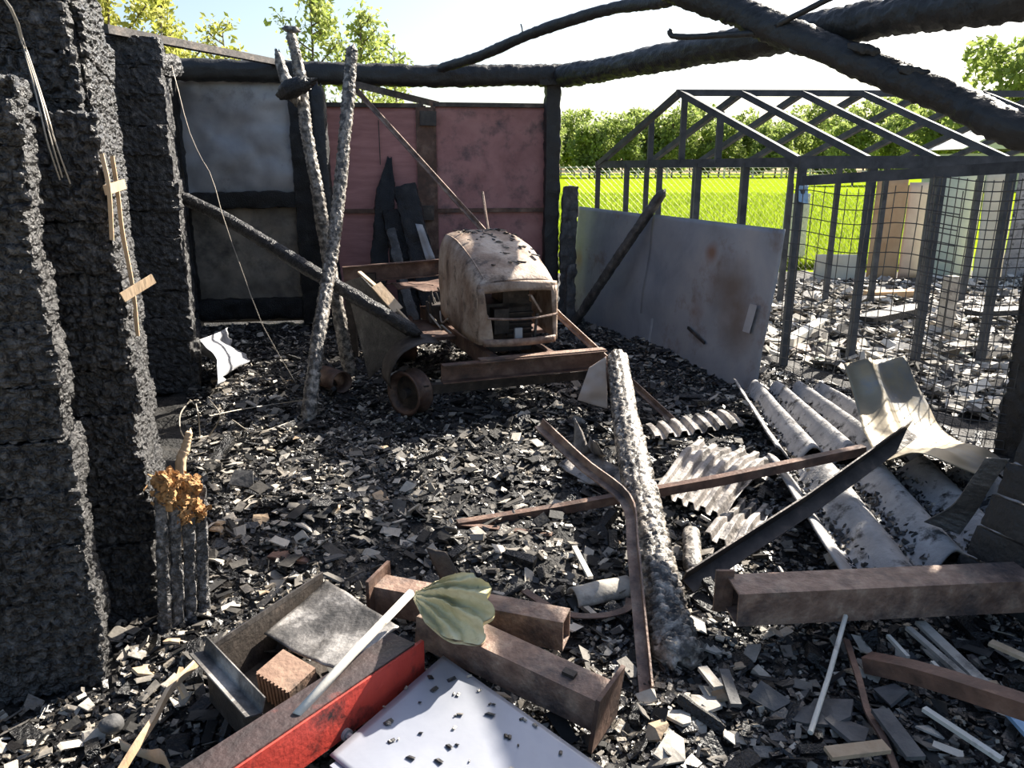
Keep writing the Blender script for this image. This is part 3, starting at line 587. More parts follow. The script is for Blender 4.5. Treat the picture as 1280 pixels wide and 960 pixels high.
v, f = log([P(352, 118, 5.52), P(372, 108, 5.42), P(388, 104, 5.4)], .07, .014, 24, .03, seed=64, wob=.25); mk('knot', v, f, M_charlog, p2, True)
v, f = log([P(354, 35, 5.6), P(374, 38, 5.55)], .022, .01, 12, .02, seed=65); mk('top_splinter', v, f, M_charash, p2, True)
thing('square_post', log([V(*bw(424, 396, .5)[:2], -.03), bw(408, 250, .4), bw(397, 106, .3)], .06, .03, 28, .035, seed=66, square=.7, wob=.04), M_beam, 'free-standing square charred post just left of the red gate', 'post', smooth=True)
thing('fallen_pole', log([P(226, 246, 5.7), P(290, 278, 5.5), P(400, 345, 5.15), P(524, 418, 4.83)], .046, .012, 32, .03, seed=67, wob=.08), M_charlog, 'charred pole sloping from the log wall down to the mower fender', 'pole', smooth=True)
thing('long_rod', sweep(angle_prof(.035, .035, .008), [P(440, 107, 7.75), P(600, 284, 6.2), P(700, 396, 5.38), P(852, 537, 4.36)]), M_rustpink, 'very long thin rusty iron rod slanting behind the mower hood to the floor', 'rod')
thing('ground_log', log([P(771, 442, 4.82), P(782, 520, 3.85), P(800, 610, 3.02), P(822, 720, 2.45), P(850, 836, 2.05)], .062, .009, 48, .026, .6, .020, seed=68, wob=.10, r1=.078), M_charash, 'thick scaly charred log lying on the floor towards the camera side', 'log', smooth=True)
thing('short_log', log([G(864, 662, .05), G(866, 714, .05)], .035, .01, 28, .025, seed=69), M_charash, 'stub of charred log lying beside the thick scaly log', 'log', smooth=True)
thing('leaning_stake', log([W(716, 407, SA, SB, .37), W(775, 318, SA, SB, .2), W(830, 238, SA, SB, .0)], .04, .02, 20, .03, seed=70, square=.6, wob=.05), M_greyboard, 'narrow charred stake leaning against the sheet fence', 'stake', smooth=True)
# charred upright boards by the gate post
for a, b, w, s, lb in (((706, 392), (714, 232), .17, 1, 'jagged charred board standing upright between gate post and sheet fence'), ((712, 396), (714, 330), .1, 2, 'short broken charred board at the foot of the sheet fence')):
    p, q = bw(*a, .25 + .30 * (s - 1)), bw(*b, .15 + .30 * (s - 1)); p[2] = -.02; v, f = charbox((p + q) / 2, (q - p) / 2, nrm(V(1, .2, 0)) * w / 2, nrm(np.cross(q - p, V(1, .2, 0))) * .025, .02, .015, (.1, .04, .04), .014, 70 + s, .02)
    thing('upright_board', (v, f), M_greyboard, lb, 'board', smooth=True)
for a, b, w, s, M, lb in (((462, 345), (487, 196), .19, 1, M_char, 'tallest burnt plank with pointed tip leaning on the gate'), ((516, 345), (490, 262), .2, 2, M_char, 'burnt plank sloping left among those leaning on the gate'),
                    ((548, 350), (505, 232), .23, 3, M_char, 'broad burnt plank with broken square top leaning on the gate'), ((520, 350), (488, 285), .10, 4, M_greyboard, 'small grey scorched board in front of the leaning burnt planks')):
    p, q = bw(*a, .48 + (0, 0, .20, .30, .42)[s]), bw(*b, -.04 + (0, 0, .25, .32, .46)[s]); p[2] = .0; d = q - p; sd = nrm(np.cross(d, V(.1, -1, .2)))
    v, f = charbox((p + q) / 2, d / 2, sd * w / 2, nrm(np.cross(d, sd)) * .03, .025, .02, (.1, .05, .05), .012, 80 + s, .018)
    if s == 1:
        tt = ((v - p) @ nrm(d)) / np.linalg.norm(d); k = np.clip((tt - .8) / .2, 0, 1)[:, None]; cx = p + nrm(d) * ((v - p) @ nrm(d))[:, None]; v = v + (cx - v) * k * .75
    thing('leaning_plank', (v, f), M, lb, 'plank', 'burnt planks leaning on the gate', True)
g = bilinear(bw(519, 280, .55), bw(528, 281, .55), bw(546, 328, .60), bw(533, 326, .60), 12, 6); thing('twisted_bracket', sheet(crumple(g, .08, 9, 4), .004), M_galv, 'small twisted bright metal bracket hanging by the leaning planks', 'bracket', smooth=True)
thing('thin_stick', tube([bw(603, 240, 1.2), bw(612, 300, 1.5), V(*(bw(612, 300, 1.5)[:2] + V(.0, .0)), .58)], .012, 6), M_rustpink, 'thin upright rod standing behind the mower hood', 'rod')

# ------------------------------------------------------------------ burnt ride-on mower
TO = V(0.04, 4.80, 0)
def T(x, y, z): return TO + FWD * x + LAT * y + V(0, 0, z)
def TV(a): a = np.asarray(a, float); return TO + a[:, :1] * FWD + a[:, 1:2] * LAT + a[:, 2:] * V(0, 0, 1)
tr = empty('ride_on_mower', TO, 'burnt-out ride-on mower with rusty ash-pale hood and bare rims', 'mower')
def tp(name, vf, M, parent=None, smooth=False): return mk(name, TV(vf[0]), vf[1], M, parent or tr, smooth)
st = [(-1.02, 1.035, .23, .52), (-.98, 1.065, .255, .50), (-.85, 1.075, .27, .48), (-.6, 1.06, .283, .46), (-.35, 1.00, .285, .45), (-.15, .925, .278, .44), (-.04, .865, .268, .44), (.0, .83, .258, .44)]
st = catmull(st, 36); prof = [(-1, 0), (-1.01, .3), (-1.0, .58), (-.985, .74), (-.93, .86), (-.82, .945), (-.62, .985), (-.3, 1.0), (0, 1.005)]
prof = prof + [(-a, b) for a, b in prof[-2::-1]]; prof = catmull([(a, b, 0) for a, b in prof], 49)
hg = np.array([[(x, w * a, zb + (zt - zb) * b) for a, b, _ in prof] for x, zt, w, zb in st])
hn = fbm(hg.reshape(-1, 3) * 5, 3, 3).reshape(hg.shape[:2]); hg[..., 2] += .012 * hn; hg[..., 1] += .010 * hn * np.sign(hg[..., 1])
hood = tp('hood', sheet(hg, .006), M_hood, smooth=True)
for sg in (-1, 1):      # pressed ridge along the hood
    tp('hood_ridge', tube([(x, sg * w * .80, zt - (zt - zb) * .045) for x, zt, w, zb in st[3:33:3]], .006, 6), M_hood, hood)
# hood top debris flakes
fl = []
for i in range(70):
    x = rnd.uniform(-.92, -.12); k = int(np.argmin(abs(st[:, 0] - x))); y = rnd.uniform(-.62, .75) * st[k, 2]; a = rnd.random() * 3.14; s = rnd.uniform(.008, .03)
    fl.append(box((x, y, st[k, 1] + .006), (math.cos(a) * s, math.sin(a) * s, -.15 * s), (-math.sin(a) * s * .4, math.cos(a) * s * .4, 0), (0, 0, .003)))
o = tp('burnt_flakes', join(*fl), M_rub, hood); o['kind'] = 'stuff'
# nose: front skin with two openings
nz = empty('grille', T(0, 0, .6)); nz.parent = tr; nz.location = tuple(T(0, 0, .6) - TO); WL[nz] = T(0, 0, .6)
def nose(name, pts, t=.014, M=M_hood):
    g = np.array([[(.0 + .055 * (1 - (y / .27) ** 2) - .25 * max(0, z - .74) + dx, y, z) for y, z, dx in row] for row in pts]); tp(name, sheet(g, t), M, nz, True)
ys = np.linspace(-.262, .262, 25)
nose('upper_band', [[(y, z - .02 * (y / .26) ** 2, 0) for y in ys] for z in np.linspace(.775, .835, 4)])
nose('lower_lip', [[(y * .93, z, .01) for y in ys] for z in np.linspace(.43, .475, 3)], .02, M_rustpink)
nose('side_pillar', [[(y, z, 0) for y in np.linspace(-.266, -.195 + .02 * (z < .6) - .03 * (z - .45) / .3, 6)] for z in np.linspace(.44, .79, 10)])
nose('side_pillar', [[(y, z, 0) for y in np.linspace(.235 - .02 * (z - .45) / .3, .262, 4)] for z in np.linspace(.44, .79, 10)])
tp('grille_bar', tube([(.035 + .05 * (1 - (y / .27) ** 2), y, .615 - .012 * (1 - (y / .25) ** 2)) for y in np.linspace(-.22, .25, 9)], .008, 6), M_rustpink, nz)
tp('headlight_bezel', bar((.02, .07, .74), (.02, .14, .63), .05, .012), M_hood, nz); tp('bracket', bar((.0, .0, .44), (.0, .0, .53), .05, .02, (1, 0, 0)), M_galv, nz); tp('bracket', bar((.02, .1, .45), (.02, .12, .62), .015, .015), M_steel, nz)
# machine under the hood
eng = tp('engine', join(box((-.38, .0, .50), (.2, 0, 0), (0, .16, 0), (0, 0, .16)), box((-.30, .05, .70), (.12, 0, 0), (0, .09, 0), (0, 0, .07)), box((-.14, -.08, .56), (.05, 0, 0), (0, .05, 0), (0, 0, .08))), M_engine)
for k in range(6): tp('cooling_fin', box((-.17, .07, .42 + .035 * k), (.02, 0, 0), (0, .09, 0), (0, 0, .006)), M_engine, eng)
tp('flywheel', tube([(-.30, 0, .77), (-.30, 0, .80)], .11, 20), M_steel, eng)
for sg in (-1, 1): tp('chassis_rail', bar((-1.85, sg * .19, .33), (.10, sg * .19, .33), .05, .10), M_rust)
tp('front_channel', sweep(chan_prof(.06, .115, .008), [(.14, -.54, .31), (.14, .55, .315)]), M_rust); tp('channel_flange', bar((.12, -.30, .375), (.12, .55, .377), .07, .008), M_rustpink)
tp('front_axle', bar((-.05, -.62, .17), (-.05, .62, .17), .06, .06), M_engine)
def rim(x, y, r, w, steer, M=M_rust):
    c = T(x, y, r); o = empty('wheel', c); o.parent = tr; o.location = tuple(c - TO); WL[o] = c
    ax = nrm(LAT * math.cos(steer) + FWD * math.sin(steer)); e1 = V(0, 0, 1); e2 = np.cross(ax, e1)
    pr = [(-w / 2, r), (-w / 2 + .008, r * 1.0), (-w / 2 + .014, r * .90), (-w * .18, r * .80), (w * .18, r * .80), (w / 2 - .014, r * .90), (w / 2 - .008, r), (w / 2, r), (w / 2 - .004, r * .86), (w * .2, r * .74), (-w * .2, r * .74), (-w / 2 + .004, r * .86)]
    th = np.linspace(0, 2 * math.pi, 40, endpoint=False)
    rg = np.array([[c + ax * a + (e1 * math.cos(t) + e2 * math.sin(t)) * b for a, b in pr] for t in th]); n, k, _ = rg.shape
    fs2 = [(i * k + j, i * k + (j + 1) % k, ((i + 1) % n) * k + (j + 1) % k, ((i + 1) % n) * k + j) for i in range(n) for j in range(k)]
    mk('rim', rg.reshape(-1, 3), fs2, M, o, True)
    v, f = sweep(circ(r * .76, 24), [c - ax * .006 - ax * w * .05, c + ax * .006 - ax * w * .05]); mk('disc', v, f, M_engine, o)
    v, f = sweep(circ(r * .22, 16), [c - ax * w * .5, c + ax * w * .3]); mk('hub', v, f, M_steel, o)
rim(-.10, -.69, .145, .12, -.55); rim(-.10, .66, .145, .12, .2); rim(-1.45, -.48, .19, .2, 0); rim(-1.45, .48, .19, .2, 0)
g = np.array([[(x, -.56 - .26 * math.sin(a), .23 + .23 * math.cos(a)) for x in np.linspace(-.34, -.06, 7)] for a in np.linspace(-.25, 1.75, 16)]); tp('fender', sheet(crumple(g, .02, 6, 2), .006), M_engine, smooth=True)
tp('foot_plate', box((-1.05, -.38, .34), (.35, 0, 0), (0, .16, 0), (0, 0, .012)), M_rust); tp('foot_plate', box((-1.05, .38, .34), (.35, 0, 0), (0, .16, 0), (0, 0, .012)), M_rust)
tp('rear_pan', sheet(crumple(bilinear((-1.25, -.5, .62), (-1.25, .5, .62), (-1.95, .5, .58), (-1.95, -.5, .58), 12, 12), .06, 5, 9), .006), M_rust, smooth=True)
tp('battery_tray', join(box((-1.15, -.1, .45), (.12, 0, 0), (0, .2, 0), (0, 0, .07)), box((-1.12, .1, .56), (.06, 0, 0), (0, .06, 0), (0, 0, .05))), M_engine)
tp('steering_column', tube([(-1.05, 0, .4), (-1.2, 0, .82)], .018, 8), M_rust)
tp('linkage', tube([(-.95, -.30, .42), (-.8, -.38, .5), (-.55, -.36, .44), (-.4, -.4, .5), (-.3, -.36, .46)], .006, 6, 14), M_wirelight); tp('linkage', tube([(-.9, -.28, .5), (-.7, -.32, .46), (-.5, -.33, .52)], .006, 6, 10), M_wirelight)
for i in range(6): tp('control_lever', bar((-1.0 - .05 * i, -.33 + .04 * i, .4), (-1.02 - .05 * i, -.35 + .03 * i, .56 + .03 * (i % 3)), .02, .012), M_engine if i % 2 else M_steel)
# timber and steel resting behind and on the mower
thing('steel_channel', sweep(chan_prof(.05, .13, .008), [P(429, 344, 6.0), P(552, 334, 6.15)]), M_rust, 'dark red-brown steel channel lying behind the mower seat area', 'channel')
for a, b, lb in (((436, 352), (440, 452), 'scorched prop under one end of the steel channel'), ((464, 341), (466, 430), 'scorched prop under the middle of the steel channel')):
    p = P(*a, 6.05); thing('prop_post', bar(p, V(p[0], p[1] + .05, -.02), .07, .07), M_engine, lb, 'post')
g = np.array([[P(449 + 10 * s, 342 + 4 * s, 5.3) * (1 - t) + P(522 - 14 * s, 412 - 8 * s, 4.95) * t for s in np.linspace(0, 1, 5)] for t in np.linspace(0, 1, 10)])
thing('burnt_sheet_flap', sheet(bilinear(P(432, 352, 5.44), P(452, 346, 5.24), P(518, 412, 4.99), P(462, 474, 5.30), 10, 10), .006), M_greyboard, 'grey scorched sheet tilted beside the mower under the sloping pole', 'sheet')
thing('bright_lath', join(sweep(rect(.03, .012), [P(449, 340, 5.21), P(470, 358, 5.12)]), sweep(rect(.075, .012), [P(470, 356, 5.12), P(498, 388, 5.04)], up=(.4, -.8, .6)), sweep(rect(.02, .01), [P(496, 386, 5.04), P(520, 411, 4.985)])), M_lath, 'sunlit pale lath with a wide blade lying on the scorched sheet', 'lath')
thing('tin_can', sweep(circ(.075, 20), [G(405, 470, .09), G(428, 478, .1)], hollow=circ(.07, 20)), M_rust, 'rusty open tin cylinder lying on the floor behind the ash-coated pole', 'can', smooth=True)

# ------------------------------------------------------------------ things on the left wall and by it
def wires(name, paths, r, M, label, cat='wire'):
    ms = [tube(p, r, 5, 18) for p in paths]; v, f = join(*ms); return thing(name, (v, f), M, label, cat)
wires('cable_strands', [[V(-1.62, 2.42, 2.18), P(5, -4, 2.38), P(30, 60, 2.40), P(50, 120, 2.29), P(64, 175, 2.26), P(78, 222, 2.28)], [V(-1.62, 2.42, 2.18), P(6, -4, 2.38), P(33, 62, 2.40), P(54, 125, 2.29), P(70, 180, 2.27), P(88, 230, 2.29)], [V(-1.62, 2.42, 2.18), P(4, -4, 2.38), P(31, 66, 2.40), P(48, 130, 2.28), P(60, 180, 2.26), P(75, 225, 2.28)]], .0025, M_wirelight, 'burnt bundle of bare cable strands hanging down the near log wall')
for pts, lb in (([P(127, 192, 2.30), P(136, 235, 2.30), P(140, 300, 2.31)], 'shorter pale lath strip hanging on the lit log wall'), ([P(140, 195, 2.4), P(147, 240, 2.4), P(153, 290, 2.4), P(166, 360, 2.42), P(172, 420, 2.42)], 'longer pale lath strip hanging on the lit log wall')):
    thing('lath_strip', sweep(rect(.012, .004), catmull(pts, 14), up=(0, -1, 0)), M_lath, lb, 'lath')
for a, b, w, lb in (((131, 238), (156, 230), .028, 'small wooden tie across the two hanging laths, upper one'), ((153, 372), (192, 348), .03, 'small wooden tie across the hanging laths, lower and tilted one')):
    thing('lath_tie', bar(P(*a, 2.295), P(*b, 2.385), .006, w), M_lath, lb, 'lath')
for i in range(4):
    px = 199 + 15 * i; p = G(px + 8 + i, 792 - 7 * i); q = P(px + 1 + 2 * i, 598 + 3 * i, 2.27 + .045 * i)
    v, f = charbox((p + q) / 2, (q - p) / 2, nrm(V(.93, .37, 0)) * .019, nrm(V(.37, -.93, 0)) * .022, .008, .006, (.06, .02, .02), .007, 120 + i, .004)
    thing('charred_plinth_board', (v, f), M_charsilver, ('ash-grey plinth board under the foam, the one touching the log wall', 'second ash-grey plinth board under the foam, counted from the log wall', 'third ash-grey plinth board under the foam, counted from the log wall', 'outermost ash-grey plinth board under the foam, beside the rubble')[i], 'board', 'plinth boards at the log wall')
gi = np.random.default_rng(5); cs = []
for i in range(1500):
    k = i % 9; cu_, cv_ = ((.1, .1), (.35, .05), (.6, .15), (.85, .2), (.2, .5), (.5, .55), (.8, .75), (.95, .95), (.6, 1.05))[k]
    p = P(197 + 50 * cu_ + gi.normal() * 5, 597 + 46 * cv_ + gi.normal() * 4.5, 2.235 + .15 * cu_ - .01 * cv_ + gi.normal() * .008); s = .003 + .005 * gi.random(); d = gi.normal(size=(3, 3)); cs.append(box(p, nrm(d[0]) * s * 1.6, nrm(np.cross(d[0], d[1])) * s, nrm(d[2]) * s * .6))
v, f = join(*cs); tag(thing('insulation_foam', (v, f), M_ins, 'crumbled orange insulation foam stuck on the low plinth', 'insulation'), kind='stuff')
thing('scorched_offcut', log([V(*P(222, 600, 2.72)[:2], .0), P(226, 590, 2.75), P(232, 560, 2.78), P(237, 538, 2.8)], .02, .01, 16, .03, seed=130, square=.5, r1=.012), M_lath, 'small orange-brown wood offcut upright beside the plinth', 'offcut', smooth=True)
wires('hanging_wire', [[P(214, 76, 5.55), P(215, 84, 5.48), P(222, 110, 5.45), P(235, 160, 5.42), P(250, 195, 5.4), P(265, 222, 5.38), P(280, 275, 5.34), P(305, 345, 5.3), P(330, 410, 5.28), G(372, 482, .02)]], .003, M_wirelight, 'long thin bare wire hanging from the wall top down to the floor')
wires('wire_tangle', [[G(238, 500, .1), G(225, 520, .35), G(232, 548, .25), G(260, 545, .05)], [G(245, 505, .3), G(248, 520, .25), G(250, 550, .05)], [G(262, 520, .2), G(300, 512, .12), G(345, 505, .06), G(380, 500, .12)], [G(290, 525, .1), G(320, 540, .05), G(370, 525, .05)], [G(262, 500, .3), G(275, 520, .3), G(262, 545, .05)]], .0035, M_wirelight, 'tangle of bare wires on the rubble at the foot of the log wall')
g = bilinear(G(250, 428, .35), G(282, 410, .25), G(328, 446, .10), G(262, 484, .08), 18, 18); thing('crumpled_tin_sheet', sheet(crumple(g, .22, 4, 8), .003), M_galv, 'crumpled bright tin sheet lying at the base of the back wall corner', 'sheet', smooth=True)

# ------------------------------------------------------------------ middle and right of the floor
thing('bent_angle_iron', sweep(angle_prof(.04, .04, .006), catmull([P(676, 532, 3.12), P(732, 584, 2.92), P(788, 630, 2.72), P(798, 690, 2.43), P(806, 770, 2.2), P(816, 868, 1.93)], 24)), M_rustpink, 'angle iron bent in the middle, lying against the thick scaly log', 'angle iron')
thing('square_bar', sweep(rect(.04, .04), [G(572, 657, .03), P(700, 636, 3.16), P(800, 618, 3.15), P(900, 600, 3.15), P(1080, 562, 3.24)]), M_rust, 'long dark square bar passing under the scaly log to the slate sheets', 'bar')
thing('scrap_strip', sweep(rect(.03, .006), catmull([G(575, 655, .04), G(620, 660, .03), G(690, 668, .03)], 6)), M_rust, 'thin rusty strip on the rubble at the end of the square bar', 'strip')
thing('wide_angle_iron', sweep(angle_prof(.062, .062, .006), [G(852, 725, .06), P(1000, 630, 2.86), P(1132, 536, 3.25)], up=(.35, -.3, .9)), M_steel, 'broad straight angle iron sloping over the profiled sheets', 'angle iron')
def ribbed(c00, c10, c11, c01, n, m, nw, amp, arch=0.0, trap=False, cr=(.03, 3, 1), drop=0.0):
    """ribs run along the first axis, count nw across the second"""
    g = bilinear(c00, c10, c11, c01, n, m); nn = gnormal(g); nn = nn if nn[2] > 0 else -nn; w = np.linspace(0, 1, m) * nw; u = np.linspace(0, 1, n)
    h = np.clip(np.sin(w * 2 * math.pi) * 2.4, -1, 1) if trap else 2.0 * np.abs(np.cos(w * math.pi)) ** 1.6 - 1.0
    g = g + nn * (amp * h[None, :, None]) + nn * (arch * np.sin(math.pi * u)[:, None, None] - drop * (u ** 2)[:, None, None]); return crumple(g, *cr)
def X(x, y, z): return V(x, y, z)
thing('corrugated_slate_sheet', sheet(ribbed(X(1.15, 2.32, .09), X(1.22, 3.45, .15), X(2.42, 3.40, .14), X(2.36, 2.95, .115), 40, 130, 5, .042, cr=(.006, 9, 41)), .009), M_asb, 'grey-white wavy slate sheet lying behind the rusty box beam', 'slate sheet', smooth=True)
thing('corrugated_slate_sheet', sheet(ribbed(X(1.32, 3.62, .12), X(1.42, 4.75, .16), X(1.96, 4.70, .16), X(2.08, 3.56, .14), 40, 110, 4, .042, cr=(.012, 6, 42)), .009), M_asb, 'sooty wavy slate sheet lying below the coarse wire mesh', 'slate sheet', smooth=True)
thing('profiled_metal_sheet', sheet(ribbed(G(818, 615, .07), G(872, 553, .08), G(978, 574, .10), G(905, 640, .07), 40, 100, 6, .014, .035, True, (.05, 3.5, 43)), .004), M_asb2, 'crumpled ribbed metal sheet, pale with soot, beside the scaly log', 'metal sheet')
thing('profiled_metal_sheet', sheet(ribbed(G(818, 549, .09), G(806, 534, .09), G(910, 512, .11), G(930, 530, .10), 24, 100, 7, .013, .01, True, (.03, 3.5, 44)), .004), M_asb2, 'narrow pinkish ribbed metal strip lying above the crumpled ribbed sheet', 'metal sheet')
thing('profiled_metal_sheet', sheet(ribbed(G(880, 668, .05), G(925, 626, .06), G(968, 634, .06), G(935, 690, .05), 24, 60, 3, .014, .02, True, (.07, 5, 45)), .004), M_asb2, 'torn blackened ribbed scrap between the square bar and the broad angle iron', 'metal sheet')
for pts, lb in ((((704, 585), (717, 573), (718, 523), (740, 566)), 'tall pointed pale scrap standing up by the bent angle iron'), (((734, 575), (737, 546), (745, 552), (758, 570)), 'small pointed pale scrap beside the tall pointed one'),
                (((696, 582), (742, 566), (782, 590), (740, 606)), 'flat pale scrap sheet under the bent angle iron'), (((766, 598), (774, 590), (786, 600), (780, 612)), 'sooty flat scrap between angle iron and scaly log'), (((712, 592), (742, 588), (762, 612), (738, 606)), 'narrow curled pale scrap lying under the angle iron bend')):
    zs = (.04, .06, .30, .07) if 'tall' in lb else ((.04, .16, .16, .06) if 'small' in lb else (.06, .09, .08, .05))
    q = [G(*p, z) for p, z in zip(pts, zs)]; thing('scrap_shard', sheet(crumple(bilinear(*q, 8, 8), .05, 7, 47), .004), M_asb2, lb, 'scrap', smooth=True)
q = [P(757, 446, 4.66), P(760, 511, 4.56), P(722, 500, 4.56), P(736, 460, 4.64)]; thing('fibre_sheet_scrap', sheet(crumple(bilinear(*q, 16, 16), .10, 6, 48), .006), M_ppink, 'ragged pale grey fibre scrap standing at the end of the front channel', 'scrap', smooth=True)
Lc = catmull([P(1054, 457, 3.95), P(1070, 505, 3.8), P(1083, 548, 3.5), P(1104, 574, 3.25), P(1150, 567, 3.12), P(1238, 600, 3.0)], 40)
Rc = catmull([P(1131, 445, 4.0), P(1158, 500, 3.9), P(1175, 536, 3.78), P(1198, 553, 3.66), P(1225, 560, 3.55), P(1252, 574, 3.42)], 40)
g = np.stack([Lc * (1 - t) + Rc * t for t in np.linspace(0, 1, 24)], 1); n2 = np.cross(np.gradient(g, axis=0), np.gradient(g, axis=1)); n2 /= np.linalg.norm(n2, axis=2, keepdims=True)
fold = np.exp(-((np.linspace(0, 1, 24)[None, :] - .32) / .12) ** 2) * (1 - np.linspace(0, 1, 40)[:, None]) * .06; g = g + n2 * fold[..., None]
thing('curled_tin_sheet', sheet(crumple(g, .03, 4, 49), .003), M_curl, 'tan scorched tin sheet curling from upright to flat by the fine mesh', 'tin sheet', smooth=True)
thing('flat_strap', sheet(np.stack([catmull([P(1232, 572, 2.60), P(1210, 605, 2.63), P(1190, 632, 2.68), P(1155, 652, 2.76)], 14), catmull([P(1262, 574, 2.55), P(1236, 612, 2.60), P(1222, 636, 2.66), P(1200, 668, 2.68)], 14)], 1), .006), M_greyboard, 'bent grey strap lying on the slate sheet beside the plank stack', 'strap')
cr = np.random.default_rng(90)
for (xa_, xb_, ya_, yb_, za_, n_c, lb) in ((1.2, 2.3, 2.55, 3.4, .17, 900, 'black crumbs of char caught in the valleys of the wavy slate sheet'), (1.4, 2.2, 3.65, 4.8, .20, 700, 'black crumbs of char strewn over the sooty wavy slate sheet')):
    cm = []; npitch = 5 if n_c == 900 else 4
    for i in range(n_c):
        k_ = cr.integers(0, npitch); u_ = (k_ + .5 + cr.normal() * .14) / npitch; t_ = cr.random(); zz = ((.09 + .025 * u_ + .06 * t_ * (1 - u_) + .025 * t_ * u_) if n_c == 900 else .12 + .04 * t_) - .036 + .15 * abs(u_ * npitch - k_ - .5); s_ = .004 + .010 * cr.random(); d = cr.normal(size=(3, 3))
        X0 = (1.15 + .07 * t_ + 1.2 * u_, 2.40 + .57 * u_ + (1.02 - .62 * u_) * t_) if n_c == 900 else (1.32 + .10 * t_ + (.76 - .22 * t_) * u_, 3.61 + 1.10 * t_)
        cm.append(box((X0[0], X0[1], zz), nrm(d[0]) * s_, nrm(np.cross(d[0], d[1])) * s_ * .7, nrm(d[2]) * s_ * .5))
    v, f = join(*cm); tag(thing('char_crumbs', (v, f), M_rub, lb, 'char crumbs'), kind='stuff')
bb = empty('steel_box_beam', P(1080, 772, 2.25), 'big rusty rectangular steel box beam lying across the slate sheet edge', 'beam')
pa, pb = P(914, 750, 2.22), P(1280, 733, 2.29)
v, f = sweep(rect(.125, .115), [pa, pb], hollow=rect(.113, .103)); mk('tube', v, f, M_rustpink, bb)
v, f = bar(pa + V(-.012, .05, -.07), pa + V(-.012, .05, .08), .012, .06, (1, 0, 0)); mk('end_tab', v, f, M_rust, bb)
for k in range(6):
    b0 = X(1.64 + .028 * k, 2.56 - .012 * k, .02 + .125 * k); b1 = b0 + FWD * 1.15 + V(.02, 0, 0); up = nrm(V(.16, 0, 1))
    v, f = charbox((b0 + b1) / 2 + up * .06, (b1 - b0) / 2, up * .0625, nrm(np.cross(b1 - b0, up)) * .016, .02, .010, (.12, .05, .05), .005, 140 + k, .004)
    thing('charred_plank', (v, f), M_beam, ('lowest', 'second lowest', 'third lowest', 'third highest', 'second highest', 'topmost')[k] + ' charred plank of the low boarding next to the rusty box beam', 'plank', 'planks of the low boarding', True)
thing('scorched_timber', sweep(rect(.055, .05), catmull([G(1085, 828, .04), G(1160, 845, .10), G(1300, 890, .16)], 6)), M_brownwood, 'brown scorched timber strip lying in the shaded corner', 'timber')
thing('white_rod', tube([G(1013, 916, .05), P(1036, 845, 1.94), P(1057, 770, 2.18)], .0075, 8), M_white, 'thin white rod leaning on the rusty box beam', 'rod')
thing('burnt_cable', sweep(rect(.018, .008), catmull([G(1058, 800, .05), G(1074, 850, .05), G(1085, 890, .04), G(1105, 925, .04), G(1124, 975, .03)], 20)), M_brownwood, 'curving burnt flat cable beside the thin white rod', 'cable')
for a, b, w, M, lb in (((1155, 886), (1252, 950), .018, M_white, 'straight white plastic strip in the shaded corner'), ((1100, 888), (1145, 948), .05, M_grey, 'broad grey splinter lying by the burnt cable'), ((1035, 942), (1108, 933), .04, M_tan, 'tan wood piece lit on one end, under the burnt cable'),
                       ((1150, 778), (1238, 862), .035, M_pale, 'long pale splinter under the box beam end'), ((1135, 785), (1210, 850), .02, M_pale, 'narrow pale splinter next to the long pale one'), ((1110, 795), (1135, 822), .012, M_white, 'tiny white strip near the scorched timber'), ((1165, 828), (1182, 846), .012, M_white, 'tiny white strip just above the scorched timber'),
                       ((1238, 803), (1290, 826), .03, M_lath, 'sunlit pale wedge at the plank boarding foot'), ((1255, 880), (1300, 930), .04, M_blue, 'pale blue strip under the scorched timber end'), ((718, 684), (738, 722), .02, M_white, 'short white lath on the rubble left of the scaly log'),
                       ((905, 838), (920, 882), .03, M_grey, 'grey board sliver in the lit patch by the log end'), ((878, 835), (898, 860), .03, M_pale, 'small pale splinter by the near end of the scaly log'), ((340, 692), (395, 700), .07, M_brownwood, 'dark scorched board lying in the left rubble')):
    p, q = G(*a, .06), G(*b, .06); thing('strip_scrap', bar(p, q, w, .012), M, lb, 'strip')
# half-round tile and strap in the centre
a_ = np.linspace(.1, 3.04, 14); pA, pB = G(716, 752, .03), G(786, 738, .03); d_, s_, u_ = axes(pB - pA)
g = np.array([[pA * (1 - t) + pB * t + s_ * .05 * math.cos(x) + u_ * .05 * math.sin(x) for t in np.linspace(0, 1, 8)] for x in a_]); thing('half_round_tile', sheet(crumple(g, .01, 9, 50), .008), M_pale, 'half-round pale tile lying left of the scaly log', 'tile', smooth=True)
thing('arched_strap', sweep(rect(.03, .004), catmull([G(655, 738, .04), G(700, 765, .05), G(745, 770, .05), G(782, 762, .06), G(788, 748, .05)], 18)), M_rust, 'curved rusty strap in front of the half-round tile', 'strap')

